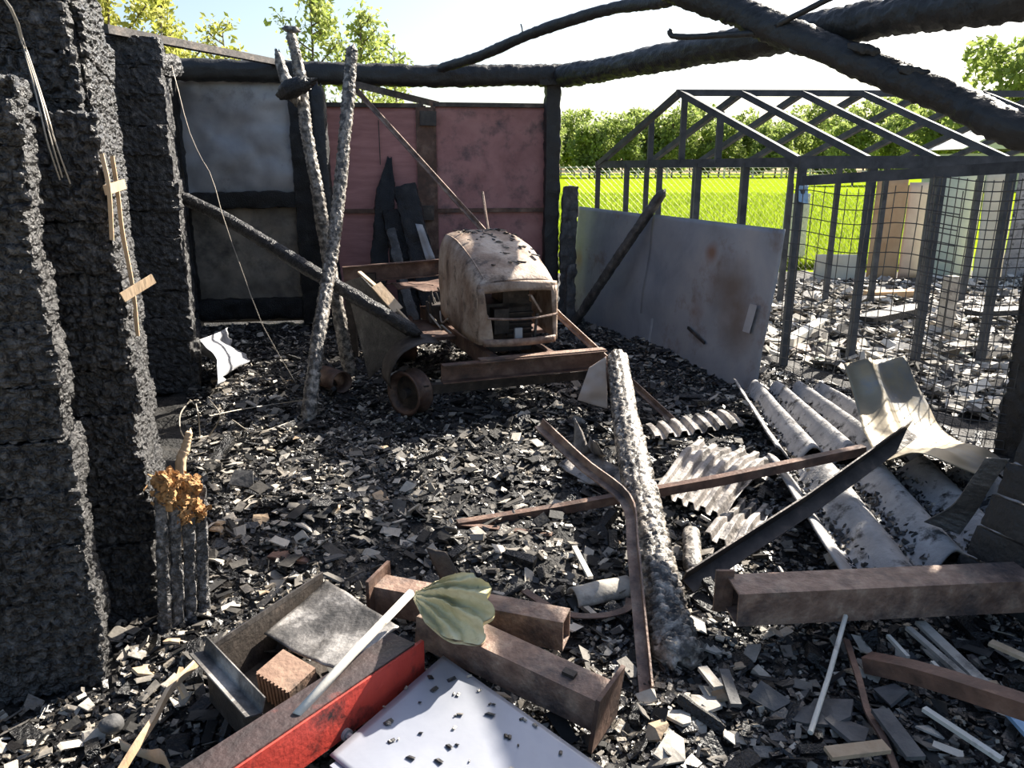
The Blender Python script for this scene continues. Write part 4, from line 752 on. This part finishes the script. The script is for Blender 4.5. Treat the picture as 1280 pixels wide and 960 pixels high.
# ------------------------------------------------------------------ foreground heap of steel
ba = empty('hollow_steel_beam', G(590, 770), 'rusty hollow steel beam with an end plate, lying behind the red beam', 'beam')
p, q = G(474, 742, .12), G(708, 787, .12)
v, f = sweep(rect(.085, .10), [p, q], hollow=rect(.075, .09)); mk('tube', v, f, M_rustpink, ba)
d_ = nrm(q - p); v, f = box(p, d_ * .006, nrm(np.cross(d_, V(0, 0, 1))) * .075, V(0, 0, .085)); mk('end_plate', v, f, M_rust, ba)
bb2 = empty('plated_steel_column', G(660, 840), 'rusty square steel column with a wide end plate, next to the bare panel', 'beam')
p, q = P(532, 778, 2.06), P(756, 884, 1.76)
v, f = sweep(rect(.10, .10), [p, q], hollow=rect(.09, .09)); mk('tube', v, f, M_rustpink, bb2)
d_ = nrm(q - p); v, f = box(q + d_ * .006, d_ * .006, nrm(np.cross(d_, V(0, 0, 1))) * .085, nrm(np.cross(np.cross(d_, V(0, 0, 1)), d_)) * .085); mk('end_plate', v, f, M_rust, bb2)
v, f = box(p + (q - p) * .82 + V(0, 0, .054), d_ * .018, nrm(np.cross(d_, V(0, 0, 1))) * .012, V(0, 0, .006)); mk('weld_scab', v, f, M_engine, bb2)
rb = empty('red_steel_beam', G(430, 900), 'red-painted steel beam with blackened top lying diagonally in the heap', 'beam')
e0, e1 = P(528, 800, 1.92), P(296, 958, 1.43); e1 = e0 + (e1 - e0) * 1.5; d_ = nrm(e1 - e0); sd = nrm(np.cross(d_, V(0, 0, 1))); sd = sd if sd[0] < 0 else -sd; up = nrm(np.cross(sd, d_)); up = up if up[2] > 0 else -up
v, f = box((e0 + e1) / 2 - up * .062, (e1 - e0) / 2, sd * .006, up * .062); mk('web', v, f, M_red, rb)
v, f = box((e0 + e1) / 2 + sd * .045, (e1 - e0) / 2 * .93, sd * .045, up * .006); mk('top_flange', v, f, M_redburn, rb)
v, f = box((e0 + e1) / 2 + sd * .045 - up * .122, (e1 - e0) / 2, sd * .045, up * .005); mk('bottom_flange', v, f, M_redburn, rb)
for t, dz in ((.33, .115), (.60, .135)):
    c = e0 + (e1 - e0) * t - sd * .012 - up * dz; o = empty('bolt', c); o.parent = rb; o.location = tuple(c - WL[rb]); WL[o] = c
    v, f = sweep(circ(.016, 16), [c + sd * .006, c - sd * .004]); mk('washer', v, f, M_galv, o)
    v, f = sweep(circ(.009, 6), [c - sd * .004, c - sd * .018]); mk('nut', v, f, M_galv, o)
pn = empty('bare_steel_panel', G(600, 950), 'bright bluish bare steel panel with folded edge, below the red beam', 'panel')
q = [G(554, 819, .14), G(800, 992, .09), G(640, 1130, .08), G(412, 944, .115)]
v, f = sheet(crumple(bilinear(*q, 30, 30), .004, 3, 52), .003); mk('face', v, f, M_panel, pn, True)
v, f = bar(q[3] + V(.02, -.01, -.02), q[2] + V(0, 0, -.02), .045, .03); mk('folded_edge', v, f, M_panel, pn)
fl = []
for i in range(46):
    u, w_ = rnd.random(), rnd.random(); u *= .75; w_ *= .75; c = (1 - u) * (1 - w_) * q[0] + u * (1 - w_) * q[1] + u * w_ * q[2] + (1 - u) * w_ * q[3]; a = rnd.random() * 3; s = rnd.uniform(.003, .011)
    fl.append(box(c + V(0, 0, .003), (math.cos(a) * s, math.sin(a) * s, 0), (-math.sin(a) * s * .5, math.cos(a) * s * .5, .2 * s), (.3 * s, 0, .0015)))
v, f = join(*fl); o = mk('soot_crumbs', v, f, M_rub, pn); o['kind'] = 'stuff'
thing('white_pipe', tube([P(371, 894, 1.595), P(440, 818, 1.815), P(514, 741, 2.055)], .0125, 14), M_white, 'slim white plastic pipe lying over the red beam', 'pipe', smooth=True)
# crumpled bag
NU, NV = 40, 70; top = np.zeros((NU, NV, 3)); bot = np.zeros((NU, NV, 3))
for i in range(NU):
    t = i / (NU - 1)
    for j in range(NV):
        w_ = j / (NV - 1); a = -.50 + 1.62 * w_; rm = np.interp(w_, [0, .12, .3, .5, .62, .72, .85, 1], [46, 84, 98, 104, 102, 108, 74, 40]) * (1 + .05 * math.sin(31 * w_))
        r_ = 5 + (rm - 5) * t; px, py = 514 + r_ * math.cos(a), 743 + r_ * math.sin(a) * (1.0 if a < 0 else .98)
        edge = min(1, 4 * w_, 4 * (1 - w_)); bul = .055 * math.sin(math.pi * min(1, t * .95)) ** .7 * edge + .012 * edge
        fo = (.013 * math.sin(a * 17) + .008 * math.sin(a * 31 + 1)) * min(1, t * 3) * edge
        c = P(px, py, 2.03 - .10 * t - .04 * w_ * t); n1 = V(.08, -.70, .71); top[i, j] = c + n1 * (bul + fo); bot[i, j] = c - n1 * (.012 + .02 * edge)
tv = top.reshape(-1, 3); tv = tv + (fbm(tv * 24, 4, 6) * .022)[:, None] * V(.2, -.65, .7) + (fbm(tv * 55, 2, 8) * .010)[:, None] * V(.5, .3, .8)
M_ = NU * NV; f = []
for i in range(NU - 1):
    for j in range(NV - 1):
        q = (i * NV + j, (i + 1) * NV + j, (i + 1) * NV + j + 1, i * NV + j + 1); f.append(q[::-1]); f.append(tuple(x_ + M_ for x_ in q))
bd = [i * NV for i in range(NU)] + [(NU - 1) * NV + j for j in range(1, NV)] + [i * NV + NV - 1 for i in range(NU - 2, -1, -1)] + [j for j in range(NV - 2, 0, -1)]
f += [(x_, x_ + M_, y_ + M_, y_) for x_, y_ in zip(bd, bd[1:] + bd[:1])]
v = np.vstack([tv, bot.reshape(-1, 3)])
thing('crumpled_plastic_bag', (v, f), M_bag, 'crumpled yellow-green plastic bag draped over the rusty beams', 'bag', smooth=True)
q = [P(533, 684, 2.44), P(558, 690, 2.42), P(602, 770, 2.31), P(566, 764, 2.34)]; thing('bent_plate', sheet(crumple(bilinear(*q, 10, 10), .03, 6, 53), .005), M_engine, 'dark bent plate sticking up behind the crumpled bag', 'plate', smooth=True)
thing('burnt_hose', sweep(circ(.009, 8), catmull([P(588, 730, 2.24), P(606, 740, 2.27), P(640, 750, 2.28), P(700, 762, 2.28)], 16)), M_char, 'black burnt hose curling out behind the crumpled bag', 'hose', smooth=True)
# scorched panel and carcass
r0, r1_ = G(403, 718, .18), G(256, 815, .21); q = [r0 + V(.013, -.015, -.015), G(498, 781, .20), G(428, 842, .16), r0 * .42 + r1_ * .58 + V(.016, -.016, -.07)]; thing('scorched_steel_sheet', sheet(crumple(bilinear(*q, 24, 24), .03, 5, 54), .004), M_scorch, 'scorched grey-black steel panel lying behind the red beam', 'panel', smooth=True)
ca = empty('cabinet_carcass', G(300, 860), 'burnt-out steel cabinet carcass with dark hollow inside, left of the red beam', 'cabinet')
r0, r1_ = G(403, 718, .18), G(256, 815, .21); f0, f1_ = G(256, 815, .21), G(328, 893, .20); lo = V(0, 0, -.16)
v, f = sheet(bilinear(r0, r1_, r1_ + lo, r0 + lo, 10, 6), .004); mk('side_wall', v, f, M_engine, ca)
v, f = bar(r0, r1_, .006, .016); mk('rim', v, f, M_steel, ca)
v, f = sweep(angle_prof(.045, .045, .004), [f0, f1_], up=(.2, .2, .95)); mk('corner_bar', v, f, M_scorch, ca)
v, f = sheet(bilinear(f0, f1_, f1_ + lo, f0 + lo, 6, 6), .004); mk('end_wall', v, f, M_engine, ca)
v, f = sheet(bilinear(r0 + lo * .95, r1_ + lo * .95, f1_ + lo * .95, G(432, 838, .03), 6, 6), .004); mk('base', v, f, M_engine, ca)
bk = empty('clay_block', G(368, 862, .03), 'ribbed hollow clay block lying inside the cabinet carcass', 'block')
c = G(360, 852, .105); ux, uy, uz = nrm(V(.8, -.5, -.1)), nrm(V(.5, .8, .15)), None; uz = np.cross(ux, uy)
v, f = box(c, ux * .065, uy * .05, uz * .045); mk('body', v, f, M_clay, bk)
for k in range(9):
    v, f = bar(c + ux * (-.058 + .0145 * k) - uy * .052 - uz * .045, c + ux * (-.058 + .0145 * k) - uy * .052 + uz * .045, .006, .006); mk('rib', v, f, M_clay, bk)
thing('curved_wood_strip', sweep(rect(.012, .02), catmull([P(252, 822, 1.9), P(232, 842, 1.83), P(212, 862, 1.78), P(192, 900, 1.7), P(172, 930, 1.63), P(146, 972, 1.55)], 20)), M_lath, 'curved pale wooden strip leaning from the cabinet carcass to the floor', 'strip')
thing('broken_lath', sweep(rect(.012, .03), [P(232, 872, 1.8), P(222, 850, 1.82), P(228, 838, 1.85)]), M_lath, 'short broken lath behind the curved wooden strip', 'lath')
cu = np.array([[P(140, 905, 1.775) + .032 * V(math.sin(a) * math.cos(b), math.sin(a) * math.sin(b), math.cos(a) * .8) * (1 + .08 * math.sin(3 * a + b)) for b in np.linspace(0, 2 * math.pi, 16, endpoint=False)] for a in np.linspace(.1, 3.04, 10)])
thing('round_stone', rings(cu), M_grey, 'rounded grey stone in the dark near left corner', 'stone', smooth=True)
cl = catmull([P(150, 930, 1.68), P(172, 940, 1.66), P(190, 945, 1.64), P(205, 948, 1.62), P(216, 972, 1.56)], 16); wv = np.interp(np.linspace(0, 1, 16), [0, .3, .6, 1], [.016, .012, .02, .03])
g = np.array([[cl[i] + wv[i] * (math.cos(a) * V(.3, -.5, .8) + math.sin(a) * V(.5, -.7, -.5)) for a in np.linspace(0, 2 * math.pi, 12, endpoint=False)] for i in range(16)]); thing('scorched_tool', rings(g), M_tan, 'tan knobbed scorched stick end lying by the curved wooden strip', 'stick', smooth=True)

# ------------------------------------------------------------------ rubble
def clear_of_logs(x, y):
    ok = np.ones(np.shape(x), bool)
    for x0_, y0_, L_, w_, a_, n_v in ((-1.22, 2.0, .16, 1.0, nrm(V(-.35, .93, 0)), nrm(V(.93, .35, 0))), (-1.19, 2.34, .24, .8, AX, NX), (-1.34, 2.54, 1.0, .8, AX, NX), (-2.2, 5.2, 2.3, .55, AX, NX), (-1.95, 3.6, 1.75, .5, AX, NX)):
        u_ = (x - x0_) * a_[0] + (y - y0_) * a_[1]; d_ = (x - x0_) * n_v[0] + (y - y0_) * n_v[1]; ok &= ~((u_ > -.02) & (u_ < L_ + .02) & (d_ < .01) & (d_ > -w_ - .4))
    return ok
def inside(x, y):
    left = np.where(y < 2.4, -1.75, -1.12 - .40 * (y - 2.3)); right = np.where(y < 2.6, 2.1, np.where(y < 4, 2.6, 2.70 - .33 * (y - 4.0))); return (x > left) & (x < right) & (y < 7.38 + .15 * (x + 3.4)) & clear_of_logs(x, y)
def scatter(n, y0, y1, power, seed, x0=-3.6, x1=2.7, test=inside):
    r = np.random.default_rng(seed); xs = []; ys_ = []; m = 0
    while m < n:
        y = y0 + (y1 - y0) * r.random(n * 2) ** power; x = x0 + (x1 - x0) * r.random(n * 2); k = test(x, y); xs.append(x[k]); ys_.append(y[k]); m += k.sum()
    return np.concatenate(xs)[:n], np.concatenate(ys_)[:n]
def chips(x, y, smin, smax, flat, seed, lift=.3, zoff=0.0, bias=2.0):
    r = np.random.default_rng(seed); n = len(x); s = smin + (smax - smin) * r.random(n) ** bias
    base = np.array([(i, j, k) for i in (-1, 1) for j in (-1, 1) for k in (-1, 1)], float); f0 = np.array([(0, 1, 3, 2), (4, 6, 7, 5), (0, 4, 5, 1), (2, 3, 7, 6), (0, 2, 6, 4), (1, 5, 7, 3)])
    v = base[None] * (1 + .55 * (r.random((n, 8, 3)) - .5)) ; sc = np.stack([1 + .8 * r.random(n), .5 + .6 * r.random(n), flat * (.6 + .8 * r.random(n))], 1)
    v = v * (sc * s[:, None])[:, None, :] * .5
    a = r.random(n) * 2 * math.pi; t = r.normal(size=n) * .35; b = r.normal(size=n) * .35
    ca, sa, ct, st_, cb, sb = np.cos(a), np.sin(a), np.cos(t), np.sin(t), np.cos(b), np.sin(b); z0 = np.zeros(n); o1 = np.ones(n)
    Rz = np.stack([ca, -sa, z0, sa, ca, z0, z0, z0, o1], 1).reshape(n, 3, 3); Rx = np.stack([o1, z0, z0, z0, ct, -st_, z0, st_, ct], 1).reshape(n, 3, 3); Ry = np.stack([cb, z0, sb, z0, o1, z0, -sb, z0, cb], 1).reshape(n, 3, 3)
    v = np.einsum('nij,nkj->nki', Rz @ Rx @ Ry, v); z = gz(x, y) + s * lift * r.random(n) + zoff
    v = v + np.stack([x, y, z], 1)[:, None, :]; f = (f0[None] + 8 * np.arange(n)[:, None, None]).reshape(-1, 4); return v.reshape(-1, 3), f
x, y = scatter(110000, .95, 7.9, 1.7, 201); k = vnoise(np.stack([x * 1.3, y * 1.3, 0 * x], 1), 77) > -.25 - .0 * x; v1, f1 = chips(x, y, .004, .019, .6, 202, .9)
keep = ((np.abs(x + .05 - .1 * (y - 3.5)) > .45 + .25 * vnoise(np.stack([x * 3, y * 3, 0 * x], 1), 78)) | (y < 2.5) | (y > 4.6) | (rng.random(len(x)) < .3))
x2, y2 = scatter(10000, .95, 7.9, 1.5, 207); v2, f2 = chips(x2, y2, .010, .042, .35, 208, .6, bias=2.5)
x3, y3 = scatter(1800, .95, 7.9, 1.5, 209); v3, f3 = chips(x3, y3, .025, .075, .12, 213, .3, bias=2.0)
c3 = v3.reshape(-1, 8, 3).mean(1, keepdims=True)
f1 = f1.reshape(-1, 6, 4)[keep].reshape(-1, 4)
v = np.vstack([v1, v2]); f = np.vstack([f1, f2 + len(v1)])
tag(mk('charcoal_rubble', v, f, M_rub), 'black charcoal rubble covering the whole shed floor', 'rubble', kind='stuff')
tag(mk('charred_splinters', v3, f3, M_char), 'thin black charred flakes and splinters scattered over the rubble', 'splinters', kind='stuff')
x, y = scatter(11000, .95, 7.9, 1.5, 203); v, f = chips(x, y, .010, .055, .10, 204, .5, .008, bias=2.6); tag(mk('ash_flakes', v, f, M_flake), 'grey and tan ash flakes strewn over the black rubble', 'ash', kind='stuff')
gh_in = lambda x, y: (x > 2.1 - .42 * (y - 5.9)) & (x > 1.2) & (y > 4.6) & (y < 10.6) & (x > 2.9 - .35 * (y - 4.2))
x, y = scatter(16000, 4.5, 10.8, 1.0, 205, 1.0, 7.5, gh_in); v, f = chips(x, y, .02, .11, .16, 206, .5, .01); tag(mk('greenhouse_rubble', v, f, M_ghrub), 'pale ashy rubble covering the ground inside the greenhouse frame', 'rubble', kind='stuff')

# single shards and chunks, each a thing
def shard_mesh(name, seed, size, thick, curve, M):
    r = random.Random(seed); n = r.randint(4, 6); ang = sorted(r.random() * 6.28 for _ in range(n)); ang = [i * 6.28 / n + r.uniform(-.35, .35) for i in range(n)]
    rad = [size * r.uniform(.55, 1.0) for _ in ang]; pts = [(rad[i] * math.cos(a), rad[i] * .75 * math.sin(a)) for i, a in enumerate(ang)]
    top = [(px, py, thick / 2 - curve * px * px / size) for px, py in pts]; bot = [(px, py, -thick / 2 - curve * px * px / size) for px, py in pts]; m = n
    v = top + bot + [(0, 0, thick / 2), (0, 0, -thick / 2)]; f = [(i, (i + 1) % n, 2 * n) for i in range(n)] + [(n + (i + 1) % n, n + i, 2 * n + 1) for i in range(n)] + [(i, n + i, n + (i + 1) % n, (i + 1) % n) for i in range(n)]
    me = bpy.data.meshes.new(name); me.from_pydata(v, [], f); me.materials.append(M); return me
SH = {'pale': [shard_mesh('slate_shard', 300 + i, .055, .007, .25, M_pale) for i in range(7)], 'tan': [shard_mesh('tile_fragment', 320 + i, .06, .010, .55, M_tan) for i in range(6)], 'grey': [shard_mesh('grey_slate_shard', 340 + i, .06, .007, .2, M_grey) for i in range(6)]}
LB = {'pale': ('slate_shard', 'pale broken slate shard lying in the charcoal rubble', 'shard', 'pale shards in the rubble'), 'tan': ('tile_fragment', 'tan curved tile fragment lying in the charcoal rubble', 'tile fragment', 'tan fragments in the rubble'), 'grey': ('grey_slate_shard', 'dark grey slate shard lying in the charcoal rubble', 'shard', 'grey shards in the rubble')}
from mathutils.bvhtree import BVHTree
bpy.context.view_layer.update()
TREESB = []
for o_ in list(SC.objects):
    if o_.type != 'MESH' or o_.get('kind') == 'stuff' or o_.name.split('.')[0] in ('floor', 'ground', 'field_ground', 'crown', 'leaves', 'branches', 'trunk'): continue
    if (o_.parent and o_.parent.name.startswith('rail_fence')): continue
    me_ = o_.data; co = np.empty(len(me_.vertices) * 3, np.float32); me_.vertices.foreach_get('co', co); mw = np.array(o_.matrix_world); co = co.reshape(-1, 3) @ mw[:3, :3].T + mw[:3, 3]
    if co[:, 2].min() > .35: continue
    TREESB.append((co.min(0), co.max(0), BVHTree.FromPolygons(co.tolist(), [tuple(p_.vertices) for p_ in me_.polygons])))
def hits(o):
    M = o.matrix_basis; vs = [M @ v_.co for v_ in o.data.vertices]; A_ = np.array([tuple(q_) for q_ in vs]); lo_, hi_ = A_.min(0), A_.max(0); bv = None
    for a_, b_, t_ in TREESB:
        if (lo_ > b_).any() or (hi_ < a_).any(): continue
        bv = bv or BVHTree.FromPolygons(vs, [tuple(p_.vertices) for p_ in o.data.polygons])
        if bv.overlap(t_): return True
        c_ = Vector(((lo_ + hi_) / 2).tolist()); h_ = t_.ray_cast(c_, Vector((0, 0, 1)))      # a centre inside a solid
        if h_[0] is not None and h_[1].z > 0 and t_.ray_cast(c_, Vector((0, 0, -1)))[0] is not None: return True
    return False
def region(x, y):
    if y > 4.7: return 'in the rubble around the mower'
    if x < -.75 and y > 2.3: return 'in the rubble along the log wall'
    if y < 2.35 and x < .35: return 'in the rubble around the red beam and steel heap'
    if y < 2.6 and x >= .35: return 'in the rubble around the rusty box beam'
    if x > .75: return 'near the slate sheets right of the scaly log'
    return 'on the open floor left of the scaly log'
def place(me, lb, x, y, s, r, z=None, tilt=.3):
    if 'charcoal rubble' in lb[1]: lb = (lb[0], lb[1].replace('lying in the charcoal rubble', region(x, y)), lb[2], lb[3])
    o = bpy.data.objects.new(lb[0], me); COL.objects.link(o); o.location = (x, y, (gz1(x, y) + .018 * s + .012) if z is None else z); o.scale = (s, s, s)
    o.rotation_euler = (r.gauss(0, tilt), r.gauss(0, tilt), r.random() * 6.28); lift = o.location.z - gz1(x, y); k = 0
    while hits(o) and k < 60:                                   # step outwards to the nearest free spot
        k += 1; a = k * 2.4; d = .02 + .008 * k; o.location.x = x + d * math.cos(a); o.location.y = y + d * math.sin(a); o.location.z = gz1(o.location.x, o.location.y) + lift
    tag(o, lb[1], lb[2], lb[3]); return o
rs = random.Random(77)
for px, py, k, s in ((328, 656, 'tan', 1.0), (384, 668, 'pale', .95), (455, 606, 'pale', .75), (478, 630, 'tan', .9), (404, 640, 'pale', .6), (420, 652, 'tan', .7), (263, 582, 'pale', .9), (292, 590, 'pale', 1.1), (345, 622, 'pale', .8), (275, 664, 'tan', 1.0), (268, 704, 'pale', 1.0), (418, 708, 'grey', 1.0), (370, 722, 'pale', .8), (480, 655, 'pale', .6), (520, 672, 'pale', .7), (590, 575, 'pale', .7), (355, 582, 'pale', .9), (300, 612, 'grey', 1.6), (470, 560, 'grey', .9), (575, 600, 'grey', .8), (430, 585, 'pale', .7), (560, 540, 'grey', .8), (500, 530, 'pale', .9),
                     (345, 800, 'pale', 1.0), (375, 812, 'pale', .8), (180, 830, 'tan', .9), (170, 812, 'pale', .7), (215, 800, 'tan', .8), (890, 800, 'pale', 1.1), (880, 870, 'pale', 1.4), (850, 890, 'pale', 1.2), (905, 860, 'tan', 1.0), (840, 930, 'pale', 1.2), (820, 905, 'tan', 1.0), (930, 765, 'grey', 1.3), (1040, 880, 'grey', 1.6), (1060, 905, 'grey', 1.5), (1000, 900, 'grey', 1.4), (960, 870, 'grey', 1.3), (1110, 860, 'grey', 1.3)):
    p = G(px, py, .05); place(rs.choice(SH[k]), LB[k], p[0], p[1], s, rs, tilt=.25)
x, y = scatter(250, 1.2, 7.6, 1.25, 210)
for i in range(250):
    k = 'pale' if i % 5 in (0, 2) else ('tan' if i % 5 == 1 else 'grey'); place(rs.choice(SH[k]), LB[k], x[i], y[i], rs.uniform(.30, .80), rs)
def chunk_mesh(seed, L, w):
    v, f = charbox((0, 0, 0), V(L, 0, 0), V(0, w, 0), V(0, 0, w * .7), L / 4, w * .3, (L * .5, w, w), w * .2, seed, w * .25); me = bpy.data.meshes.new('charred_chunk'); me.from_pydata([tuple(q) for q in v], [], [tuple(int(j) for j in q) for q in f]); me.materials.append(M_charlog); return me
CH = [chunk_mesh(400 + i, .04 + .012 * i, .016 + .002 * i) for i in range(6)]
x, y = scatter(150, 1.2, 6.5, 1.3, 211)
for i in range(150): place(rs.choice(CH), ('charred_chunk', 'lump of blackened burnt wood lying in the charcoal rubble', 'burnt wood', 'burnt wood lumps in the rubble'), x[i], y[i], rs.uniform(.5, 1.15), rs)
GP = [shard_mesh('broken_sheet', 360 + i, .16, .012, .08, (M_pale, M_asb, M_ppink, M_pgreen)[i % 4]) for i in range(8)]
x, y = scatter(110, 4.8, 10.2, 1.0, 212, 1.0, 6.5, gh_in)
for i in range(110): place(rs.choice(GP), ('broken_sheet', 'pale broken sheet piece lying inside the greenhouse frame', 'sheet piece', 'broken sheets inside the greenhouse'), x[i], y[i], rs.uniform(.4, 1.3), rs, tilt=.15)
for a, b, w, M, lb in (((985, 428), (1030, 402), .10, M_white, 'white squared timber lying inside the greenhouse by the sheet fence end'), ((1078, 400), (1150, 385), .22, M_char, 'wide charred board lying across the greenhouse floor'), ((1085, 368), (1150, 366), .18, M_porange, 'ochre board lying flat before the ochre sheet'), ((1215, 392), (1290, 388), .2, M_char, 'charred board lying before the cream sheet')):
    p, q = G(*a, .08), G(*b, .08); thing('lying_board', bar(p, q, w, .07), M, lb, 'board')
for px, pt, pb_, lb in ((1180, 345, 412, 'pale concrete stub post standing inside the greenhouse'),):
    p = G(px, pb_); t_ = P(px, pt, p[1]); thing('stub_post', bar(V(p[0], p[1], -.02), V(p[0], p[1], t_[2]), .11, .11, (0, 1, 0)), M_pale, lb, 'post')
p = G(1003, 330); t_ = P(1007, 248, p[1]); thing('blue_rag', sheet(crumple(bilinear(P(999, 232, 5.82), P(1010, 232, 5.82), P(1010, 255, 5.82), P(998, 252, 5.82), 8, 8), .05, 20, 3), .004), M_blue, 'small pale blue rag tied to the greenhouse corner post', 'rag')
